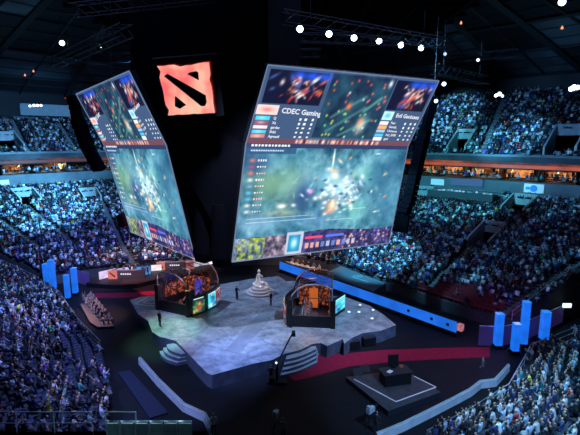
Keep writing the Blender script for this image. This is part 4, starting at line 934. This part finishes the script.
# ------------------------------------------------------------------ dasher boards
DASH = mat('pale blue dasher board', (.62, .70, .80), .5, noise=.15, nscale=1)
def dasher(pxs, label, h=.62):
    pts = [P(px, py, 0) for px, py in pxs]; rt = thing('dasher_board', label, 'barrier', tuple(pts[0])); o0 = pts[0]; mb = MB(); cp = MB()
    for a, b in zip(pts[:-1], pts[1:]):
        a = a-o0; b = b-o0; n_ = Vector((b.y-a.y, a.x-b.x, 0)).normalized()*.12; u = Vector((0, 0, h))
        mb.add([a-n_, b-n_, b-n_+u, a-n_+u, a+n_, b+n_, b+n_+u, a+n_+u], [(0, 1, 2, 3), (7, 6, 5, 4), (3, 2, 6, 7), (0, 4, 5, 1), (1, 5, 6, 2), (0, 3, 7, 4)], DASH); cp.tube([a+u, b+u], .09, CONC, 5)
    mb.build('panel', rt); cp.build('top_rail', rt)
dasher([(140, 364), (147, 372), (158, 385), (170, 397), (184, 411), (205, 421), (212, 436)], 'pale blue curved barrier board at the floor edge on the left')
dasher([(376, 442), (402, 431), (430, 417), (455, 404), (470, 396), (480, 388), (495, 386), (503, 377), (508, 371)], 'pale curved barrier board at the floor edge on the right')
# floor-side blue strip behind left dasher
flat([(118, 372), (130, 370), (168, 412), (150, 418)], 0, .15, mat('dark blue floor mat', (.012, .02, .05), .7), 'floor_mat', 'dark blue strip of flooring behind the left curved barrier', 'mat')

# ------------------------------------------------------------------ rails
def rail(pts, label, h=1.0, posts=2.0, m=STEEL, group='guard rails', r=.035):
    pts = [Vector(p) for p in pts]; o0 = pts[0]; rt = thing('guard_rail', label, 'railing', tuple(o0), 0, group); pts = [p-o0 for p in pts]; u = Vector((0, 0, h))
    MB().tube([p+u for p in pts], r, m, 5).build('top_rail', rt); MB().tube([p+u*.5 for p in pts], r*.7, m, 5).build('mid_rail', rt)
    for a, b in zip(pts[:-1], pts[1:]):
        n = max(1, int((b-a).length/posts))
        for k in range(n+1 if b is pts[-1] else n): p = a.lerp(b, k/n); MB().tube([p, p+u], r, m, 5).build('post', rt)
T = lambda tier, t, i: tier.pt(t, i)
rail([T(NL, .02, i)+Vector((.1, .2, 0)) for i in (0, 6, 12, 20)], 'sloping rail along the upper edge of the near left stand', 1.0)
rail([T(NR, 4.98, i) for i in (0, 5, 10, 18)], 'sloping rail along the upper edge of the near right stand', 1.0)
rail([T(FR, 5.98, i) for i in (0, 6, 14, 24)], 'sloping rail at the lower end of the far right stand', 1.0)
rail([T(NR, t, 0)+Vector((0, 0, .0)) for t in (1.2, 2, 3, 4, 4.9)], 'rail along the front of the near right stand', .9)
rail([T(NL, t, 0) for t in (.1, 1, 2, 3)], 'rail along the front of the near left stand', .9)
rail([T(FR, t, 41.5) for t in (2.2, 3, 4, 5)], 'rail along the walkway at the top of the far right stand', .9)

# foreground landing, bottom left, with rails and barricades
Yl = 20.0
zr = lambda px, py, y: Q(px, py, y)
z_land = Q(100, 434, Yl).z
mb = MB(); xa, xb = Q(-30, 434, Yl).x, Q(205, 434, Yl).x
mb.box(((xa+xb)/2, Yl+.0, z_land/2), (xb-xa, .4, z_land), TIERM); mb.box(((xa+xb)/2, Yl-1.3, z_land-.1), (xb-xa, 3.0, .2), CONC); struct(mb.build('floor_landing'))
hR = Q(100, 412, Yl).z-z_land
for x0, x1, l in ((-20, 93, 'metal rail along the bottom left edge of the frame'), (107, 137, 'short metal rail above the white barricades')):
    a = Q(x0, 434, Yl); b = Q(x1, 434, Yl); rail([(a.x, Yl, z_land), (b.x, Yl, z_land)], l, hR, 1.6)
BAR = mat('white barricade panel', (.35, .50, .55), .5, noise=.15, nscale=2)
for k in range(6):
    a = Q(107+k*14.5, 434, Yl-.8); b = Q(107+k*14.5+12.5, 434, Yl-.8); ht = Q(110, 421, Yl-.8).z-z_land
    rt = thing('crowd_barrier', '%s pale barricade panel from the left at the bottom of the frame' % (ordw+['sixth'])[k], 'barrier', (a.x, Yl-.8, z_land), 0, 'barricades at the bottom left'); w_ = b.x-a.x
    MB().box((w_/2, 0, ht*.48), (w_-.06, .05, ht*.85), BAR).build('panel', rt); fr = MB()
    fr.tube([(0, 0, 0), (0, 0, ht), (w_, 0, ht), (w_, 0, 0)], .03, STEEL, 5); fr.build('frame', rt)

# signs on the concourse wall
def wallsign(x0, x1, y0, y1, m, label, emblem=None):
    A1 = outward(W, .15); r0 = hit_poly(x0, (y0+y1)/2, A1)[0]; r1 = hit_poly(x1, (y0+y1)/2, A1)[0]; c = (r0+r1)/2; _, _, f = proj(*c); h = (y1-y0)*f/F_PX; d_ = r1-r0; d_.z = 0; a = math.atan2(d_.y, d_.x)
    rt = thing('wall_sign', label, 'sign', tuple(c), a, 'signs on the concourse wall'); MB().box((0, 0, 0), (d_.length, .12, h), m).build('board', rt)
    if emblem: e = MB(); e.lathe([(h*.38, -.02), (h*.38, .02)], emblem, 14); o = e.build('emblem', rt); o.rotation_euler = (PI/2, 0, 0); o.location = (0, -.1, 0); MB().box((-d_.length*.3, -.08, 0), (d_.length*.2, .03, h*.3), emblem).build('lettering', rt)
SGN = mat('white sign board', (.8, .8, .8), .6, emit=hexc(150, 200, 225), estr=.25); SGD = mat('purple grey sign board', (.2, .15, .25), .6, emit=hexc(50, 40, 70), estr=.3)
wallsign(524, 544, 184, 193, SGN, 'white sign with round blue emblem on the right concourse wall', mat('blue emblem', (.04, .25, .6), .5, emit=hexc(30, 110, 190), estr=.5))
wallsign(431, 444, 179, 185, SGN, 'small pale sign near the speaker column on the right wall'); wallsign(451, 483, 179, 186, SGD, 'wide dark purple sign on the right concourse wall'); wallsign(0, 9, 180, 185, SGN, 'white sign at the left frame edge on the concourse wall')
p, = [P(567, 305, 1.5)]; mb = MB(); mb.box((0, 0, 0), (.9, .15, .45), glow('greenish exit light', (215, 255, 235), 1.5)); o = mb.build('exit_light'); o.location = Q(567, 305.5, 46); tag(o, 'greenish white light in the dark entrance right of the blue columns', 'light')
# broadcast gear deck behind right stand (dark control position)
t_, i_ = FR.find(462, 200); pc = FR.pt(t_, i_)
f, bb, _, _ = FR.ends(t_); dv = (bb-f).normalized(); az = math.atan2(dv.y, dv.x)-PI/2
rt = thing('control_position', 'dark control booth with rows of lit equipment high in the far right stand', 'control desk', tuple(pc), az)
MB().box((0, 0, .6), (10, 2.6, 1.2), mat('booth shell', (.05, .06, .08), .6)).build('body', rt); MB().box((0, -1.45, .9), (10.4, .15, 1.1), mat('control front', (.05, .07, .08), .7)).build('front_wall', rt)
mb = MB(); r_ = random.Random(8)
for k in range(26): mb.box((r_.uniform(-4.6, 4.6), r_.uniform(-1, 1.1), 1.35), (.35, .1, .28), MONE if k % 2 else mat('grey gear', (.3, .32, .36), .5))
mb.build('equipment', rt)
ctrlM = Matrix.Translation(pc)

# ------------------------------------------------------------------ crowd
COLS = [('white', (.80, .82, .85)), ('pale blue', (.42, .56, .75)), ('light grey', (.50, .52, .55)), ('black', (.012, .012, .018)), ('dark blue', (.03, .05, .16)), ('dark grey', (.06, .065, .08)), ('red', (.42, .03, .03)), ('teal', (.05, .35, .38)), ('yellow', (.75, .65, .08)), ('green', (.06, .45, .14)), ('purple', (.22, .08, .42)), ('brown', (.16, .08, .05))]
WT = np.array([.10, .11, .10, .25, .16, .17, .03, .03, .004, .004, .015, .03]); WT /= WT.sum()
cands = []; seats = []
def occ(tier, t, i, p):
    px, py, f = proj(*p)
    if f < 3 or not (-25 < px < 605 and -20 < py < 470): return None
    if tier.inhole(t, i, .02) or near_aisle(tier, t, i, p): return None
    v = .92
    if tier is NL and i < 4 and t > 2.6: v = .04
    if tier is NL and i < 8 and t > 3.6: v = .45
    if tier is FR:
        if 3.2 < t and px > 415 and i < 4: v = .05
        
        if 438 < px < 500 and 285 < py < 318 and i < 6: v = min(v, .3)
        elif i >= 3: v = max(v, .96)
        if (p-pc).length < 6.2 and abs(i-i_) < 3: return None
    if tier is UT:
        if px > 540 and py < 105: v = .7
        if px < 50 and i > 15: v = .4
        if px < 90 and i >= 18: return None
    return v
for T_ in (FL, FR, NL, NR, UT):
    for t, i, p, yaw in T_.rows(.56 if T_ in (NL, NR) else .50):
        v = occ(T_, t, i, p)
        if v is None: continue
        if random.random() < v: cands.append((T_, t, i, p, yaw))
        elif v < .6: seats.append((T_, t, i, p, yaw))
print('people', len(cands), 'empty seats', len(seats))
def inframe(p, z=.9):
    a, b, f = proj(p.x, p.y, p.z+z); return 3 < a < 577 and 5 < b < 432
def dist(p): return proj(*p)[2]
order = sorted([k for k, c in enumerate(cands) if inframe(c[3])], key=lambda k: dist(cands[k][3]))
NI = 290; chosen = set(order[:NI])
rowidx = {}
kinds = ['seat', 'seat_arms_up', 'seat_phone', 'seat_lean']; kp = [.5, .1, .15, .25]; kl = {'seat': 'sitting upright', 'seat_arms_up': 'with arms raised', 'seat_phone': 'holding a hand up', 'seat_lean': 'leaning forward'}
def nth(n):
    return '%d%s' % (n, 'th' if 10 <= n % 100 <= 20 else {1: 'st', 2: 'nd', 3: 'rd'}.get(n % 10, 'th'))
bykey = {}
for k in order[:NI]: bykey.setdefault((cands[k][0].name, cands[k][2]), []).append(k)
for k, c in enumerate(cands):
    u = Vector((math.cos(c[4]), math.sin(c[4]), 0)); v = Vector((-math.sin(c[4]), math.cos(c[4]), 0)); cands[k] = (*c[:3], c[3]+u*random.uniform(-.13, .13)+v*random.uniform(-.08, .14), c[4])
for (tn, i), ks in bykey.items():
    ks.sort(key=lambda k: proj(*cands[k][3])[0]); side = 'left' if tn.endswith('near_left') else 'right'
    for j, k in enumerate(ks):
        T_, t, i, p, yaw = cands[k]; ci = rng.choice(len(COLS), p=WT); kd = kinds[rng.choice(4, p=kp)]; jit = random.uniform(-.25, .25)
        c = COLS[ci][1]; s = random.uniform(.8, 1.15)
        person(kd, p+Vector((0, 0, .02)), yaw+jit, tuple(min(1, v*s) for v in c), 'spectator in %s %s, near %s stand row %d, %s from left' % (COLS[ci][0], kl[kd], side, i+1, nth(j+1)), name='spectator', group='spectators in the near %s stand' % side, cat='spectator', sc=random.uniform(1.0, 1.12))
# the rest of the crowd as one mesh
def tmpl():
    v = []; f = []; part = []
    def addp(pts, faces, p): 
        k = len(v); v.extend(pts); f.extend([tuple(k+a for a in q_) for q_ in faces]); part.extend([p]*len(pts))
    q6 = [(0, 3, 2, 1), (4, 5, 6, 7), (0, 1, 5, 4), (1, 2, 6, 5), (2, 3, 7, 6), (3, 0, 4, 7)]
    addp([(-.14, -.12, .4), (.14, -.12, .4), (.14, .14, .4), (-.14, .14, .4), (-.20, -.10, .98), (.20, -.10, .98), (.19, .14, 1.0), (-.19, .14, 1.0)], q6, 0)
    addp([(-.2, .1, .38), (.2, .1, .38), (.22, .5, .38), (-.22, .5, .38), (-.2, .1, .56), (.2, .1, .56), (.2, .5, .55), (-.2, .5, .55)], q6, 2)
    addp([(-.26, .0, .95), (-.26, .12, .95), (-.12, .38, .62), (-.24, .36, .58)], [(0, 1, 2, 3)], 0); addp([(.26, .0, .95), (.26, .12, .95), (.12, .38, .62), (.24, .36, .58)], [(3, 2, 1, 0)], 0)
    addp([(0, .06, 1.02), (.1, .06, 1.18), (0, .16, 1.18), (-.1, .06, 1.18), (0, -.05, 1.18), (0, .05, 1.33)], [(0, 2, 1), (0, 3, 2), (0, 4, 3), (0, 1, 4), (5, 1, 2), (5, 2, 3), (5, 3, 4), (5, 4, 1)], 1)
    return np.array(v, float), f, np.array(part)
TV, TF, TP = tmpl()
def mass(name, items, TV, TF, colf, m, label, cat, lift=0.02):
    n = len(items); nv = len(TV)
    pos = np.array([tuple(it[3]) for it in items]); yaw = np.array([it[4] for it in items])+rng.uniform(-.3, .3, n)*(cat != 'seats')
    sc = rng.uniform(.92, 1.08, n) if cat != 'seats' else np.ones(n); c, s = np.cos(yaw), np.sin(yaw)
    X = TV[None, :, 0]*sc[:, None]; Y = TV[None, :, 1]*sc[:, None]; Z = TV[None, :, 2]*sc[:, None]
    V = np.stack([X*c[:, None]-Y*s[:, None]+pos[:, 0, None], X*s[:, None]+Y*c[:, None]+pos[:, 1, None], Z+pos[:, 2, None]+lift], -1)
    lens = np.array([len(q_) for q_ in TF]); loops = np.concatenate([np.array(q_) for q_ in TF])
    L = (loops[None, :]+np.arange(n)[:, None]*nv).ravel(); tot = np.tile(lens, n); st = np.concatenate([[0], np.cumsum(tot)[:-1]])
    me = bpy.data.meshes.new(name); me.vertices.add(n*nv); me.vertices.foreach_set('co', V.astype(np.float32).ravel()); me.loops.add(len(L)); me.loops.foreach_set('vertex_index', L.astype(np.int32))
    me.polygons.add(len(tot)); me.polygons.foreach_set('loop_start', st.astype(np.int32)); me.update(calc_edges=True)
    a = me.color_attributes.new('tint', 'FLOAT_COLOR', 'POINT'); cc = colf(n); a.data.foreach_set('color', cc.astype(np.float32).ravel()); me.materials.append(m); me.validate()
    o = bpy.data.objects.new(name, me); C.objects.link(o); return tag(o, label, cat, kind='stuff')
def crowdcol(n):
    out = np.ones((n, len(TV), 4)); ci = rng.choice(len(COLS), size=n, p=WT); sh = np.array([COLS[i][1] for i in ci])*rng.uniform(.7, 1.2, (n, 1))
    hd = np.where(rng.random((n, 1)) < .55, np.array([[.52, .36, .28]]), np.array([[.05, .04, .035]])); lg = np.where(rng.random((n, 1)) < .3, np.array([[.3, .32, .36]]), np.array([[.02, .025, .05]]))
    for p_, arr in ((0, sh), (1, hd), (2, lg)): out[:, TP == p_, :3] = arr[:, None, :]*rng.choice([.12, .5, 1.0, 1.35], size=(n, int((TP == p_).sum()), 1), p=[.3, .25, .3, .15])
    return np.clip(out, 0, 1)
rest = [c for k, c in enumerate(cands) if k not in chosen]
SU = outward(W, 1.2)          # people along the suite fronts
for i in range(2, len(SU)-2):
    a = Vector(SU[i]); b = Vector(SU[i+1]); L = (b-a).length; n = int(L/.62); d = (b-a).normalized()
    for j in range(n):
        for row in (0, 1, 2):
            if random.random() < (.75, .5, .35)[row]:
                p = a.lerp(b, (j+random.uniform(0, .8))/n)+Vector((-d.y, d.x))*(row*.8); rest.append((None, 0, 0, Vector((p.x, p.y, 13.5+.28*row)), math.atan2(d.x*0+(-(-d.y)), -d.x)+PI*0))
mass('crowd', rest, TV, TF, crowdcol, attr_mat('crowd clothing'), 'dense seated crowd filling the far stands and upper tier', 'crowd')
# seats
def seat_tmpl():
    v = []; f = []
    for (c, d) in (((0, .02, .42), (.46, .42, .06)), ((0, -.2, .68), (.46, .06, .48)), ((0, 0, .2), (.12, .2, .4))):
        k = len(v)
        for z in (-.5, .5):
            for x, y in ((-.5, -.5), (.5, -.5), (.5, .5), (-.5, .5)): v.append((c[0]+x*d[0], c[1]+y*d[1], c[2]+z*d[2]))
        f += [tuple(k+a for a in q_) for q_ in [(0, 3, 2, 1), (4, 5, 6, 7), (0, 1, 5, 4), (1, 2, 6, 5), (2, 3, 7, 6), (3, 0, 4, 7)]]
    return np.array(v), f
SV, SF = seat_tmpl()
seatmesh = bpy.data.meshes.new('stadium_seat'); seatmesh.from_pydata(SV.tolist(), [], SF); seatmesh.materials.append(objcol_mat('seat plastic', .45))
so = sorted([k for k, c in enumerate(seats) if inframe(c[3], .5)], key=lambda k: dist(seats[k][3]))[:260]; sc_ = set(so)
sb = {}
for k in so: sb.setdefault((seats[k][0].name, seats[k][2]), []).append(k)
for (tn, i), ks in sb.items():
    ks.sort(key=lambda k: proj(*seats[k][3])[0])
    for j, k in enumerate(ks):
        T_, t, i, p, yaw = seats[k]; red = T_ in (FR,); o = bpy.data.objects.new('stadium_seat', seatmesh); C.objects.link(o); o.location = p+Vector((0, 0, .01)); o.rotation_euler = (0, 0, yaw)
        o.color = (.13, .015, .025, 1) if red else (.035, .04, .09, 1)
        nm_ = {'floor_tier_near_left': 'near left', 'floor_tier_near_right': 'near right', 'floor_tier_far_right': 'far right', 'floor_tier_far_left': 'far left', 'floor_tier_upper': 'upper'}[tn]
        tag(o, 'empty %s folding seat, %s stand row %d, %s empty from left' % ('dark red' if red else 'dark blue', nm_, i+1, nth(j+1)), 'seat', 'empty seats in the %s stand' % nm_)
rs = [c for k, c in enumerate(seats) if k not in sc_]
if rs: mass('seating', rs, SV, SF, lambda n: np.tile(np.array([.06, .02, .03, 1.0]), (n, len(SV), 1)), attr_mat('crowd clothing'), 'remaining empty folding seats scattered through the far stands', 'seats', .01)

# ------------------------------------------------------------------ lights
def spot(loc, tgt, col, power, ang, blend=.6, size=.6):
    l = bpy.data.lights.new('spot', 'SPOT'); l.color = col; l.energy = power; l.spot_size = math.radians(ang); l.spot_blend = blend; l.shadow_soft_size = size
    o = bpy.data.objects.new('stage_spot_lamp', l); C.objects.link(o); o.location = loc; o.rotation_euler = (Vector(tgt)-Vector(loc)).to_track_quat('-Z', 'Y').to_euler(); return o
CY_ = (.35, .75, 1.0); BL_ = (.30, .48, 1.0); PU_ = (.42, .42, 1.0)
PW = 1.0
# crowd washes
C1 = (.16, .60, 1); C2 = (.16, .48, 1); VI = (.22, .32, 1)
spot((-20, 60, 29), (-47, 77, 8), C1, 160000, 40)        # far left bright cyan
spot((-20, 60, 29), (-36, 86, 9), C1, 37200, 36)
spot((-16, 56, 29), (-28, 72, 4), VI, 38400, 54)        # lower far left, violet blue
spot((4, 48, 29), (12.5, 63, 2.5), C1, 130000, 25)            # right bowl bright patch
spot((4, 48, 29), (19.5, 53, 2.5), C1, 42000, 18)
spot((4, 48, 29), (10, 80, 8), C2, 37200, 34)
spot((6, 46, 29), (33, 60, 6), C2, 9000, 60)
spot((6, 50, 29), (42, 62, 12), C1, 20000, 22)
spot((2, 54, 30), (30, 86, 23), C1, 170000, 18)         # upper right, left patch
spot((2, 54, 30), (36, 73, 19.5), C1, 120000, 16)
spot((8, 48, 30), (57, 58, 20), C1, 150000, 20)
spot((8, 48, 30), (46, 72, 22), C2, 31000, 44)
spot((-18, 58, 29), (-48, 88, 20), C2, 74400, 40)       # upper left
spot((-16, 38, 29), (-36, 44, 6), VI, 44000, 80)         # near left
spot((-16, 38, 29), (-24, 28, 6), VI, 30000, 70)
spot((-16, 38, 29), (-33, 50, 3), C2, 18600, 50)
spot((8, 34, 29), (21, 25, 3), C1, 42000, 44)            # near right cyan
spot((8, 40, 29), (36, 38, 6), C1, 18600, 50)
# concourse wash
spot((6, 50, 24), (30, 74, 12.5), (.12, .75, 1), 42000, 40)
spot((-20, 60, 24), (-46, 85, 12.5), (.2, .6, 1), 20000, 42)
# floor edge boards
spot((16, 10, 29), (12, 31, .5), (.28, .55, 1), 46000, 34); spot((-22, 14, 29), (-10, 34, .5), (.34, .44, 1), 46000, 24)
spot((-10, 34, 22), (-7, 19.5, 7.5), (.45, .85, 1), 16000, 34)
# stage
spot((-4, 33, 29), (-5, 46, 1), (.50, .64, 1), 27000, 40, .8)
spot((12, 34, 28), (2, 46, 1), (.36, .58, 1), 24000, 46, .8); spot((-22, 56, 27), (-5, 54, 1), (.40, .60, 1), 26000, 44, .8)
spot((-18, 44, 29), (-12.5, 42, 1), (.35, 1, .62), 36000, 18, .7)
spot((-20, 50, 29), (-15, 52, 1), (.45, .95, 1), 30000, 18, .7)
spot((-3, 32, 29), (-4.5, 37, 1), (.22, .36, 1), 40000, 20, .8)
spot((-2, 58, 28), tuple(tp+Vector((0, 0, 1))), (1, .95, .93), 5000, 8, .5); spot((4, 44, 27), tuple(tp+Vector((0, 0, 1))), (1, .9, .88), 9000, 7, .5)
# carpets
spot((10, 40, 29), (11, 38, 0), (1, .35, .5), 5500, 36, .8)
spot((-18, 56, 25), (-21, 56, 0), (1, .3, .4), 34000, 30, .8)
# roof uplights
spot((40, 62, 18), (30, 60, 34), (.2, .6, .9), 3200, 130, 1); spot((-45, 70, 18), (-38, 66, 34), (.2, .5, .8), 3200, 130, 1)
def point(loc, col, p, r=.3):
    l = bpy.data.lights.new('pt', 'POINT'); l.color = col; l.energy = p; l.shadow_soft_size = r; o = bpy.data.objects.new('practical_lamp', l); C.objects.link(o); o.location = loc
for c, yw in ((b1c, b1y), (b2c, b2y)):
    M = Matrix.Translation(c) @ Matrix.Rotation(yw, 4, 'Z')
    point(M@Vector((0, -.8, 3.9)), (1, .42, .16), 330, .3)
point(Matrix.Translation(b1c)@Vector((-1.2, -2.0, 3.4)), (.3, .3, 1), 200, .3)
c_ = sum(pit, Vector())/len(pit); spot(c_+Vector((2, 2, 12)), c_, (1, .50, .28), 5000, 38, .5)
for px, py in ((302, 268), (130, 270), (175, 262)):
    p = P(px, py, 1.0); spot(p+Vector((0, -1, 12)), p+Vector((0, 1.5, 0)), (1, .74, .70), 6500, 64, .6)
for px in (447, 478, 513, 557, 61, 16, 101):
    r = hit_poly(px, 168, outward(W, 2.4))
    if r: point((r[0].x, r[0].y, 15.0), (1, .5, .22), 120, .2)
for x, y in ((19.6, 41), (23, 42.5)): point((x, y, 3.8), (.45, .3, 1), 260, .4)
point((-28.5, 58.5, 4), (.45, .3, 1), 260, .4)
# dim blue house light added over the bowl, with no fixture of its own
l = bpy.data.lights.new('fill', 'AREA'); l.shape = 'RECTANGLE'; l.size = 40; l.size_y = 26; l.energy = 3000; l.color = (.28, .42, 1); o = bpy.data.objects.new('fill_light', l); C.objects.link(o); o.location = (-2, 50, 33.0)
w = bpy.data.worlds.new('w'); scene.world = w; w.use_nodes = True; w.node_tree.nodes['Background'].inputs[0].default_value = (.10, .2, .5, 1); w.node_tree.nodes['Background'].inputs[1].default_value = .01

scene.view_settings.view_transform = 'Standard'; scene.view_settings.look = 'None'; scene.view_settings.gamma = 1; scene.view_settings.exposure = 0
scene.view_settings.use_curve_mapping = False
scene.cycles.use_denoising = True; scene.cycles.max_bounces = 5; scene.cycles.transparent_max_bounces = 12; scene.cycles.sample_clamp_indirect = 4
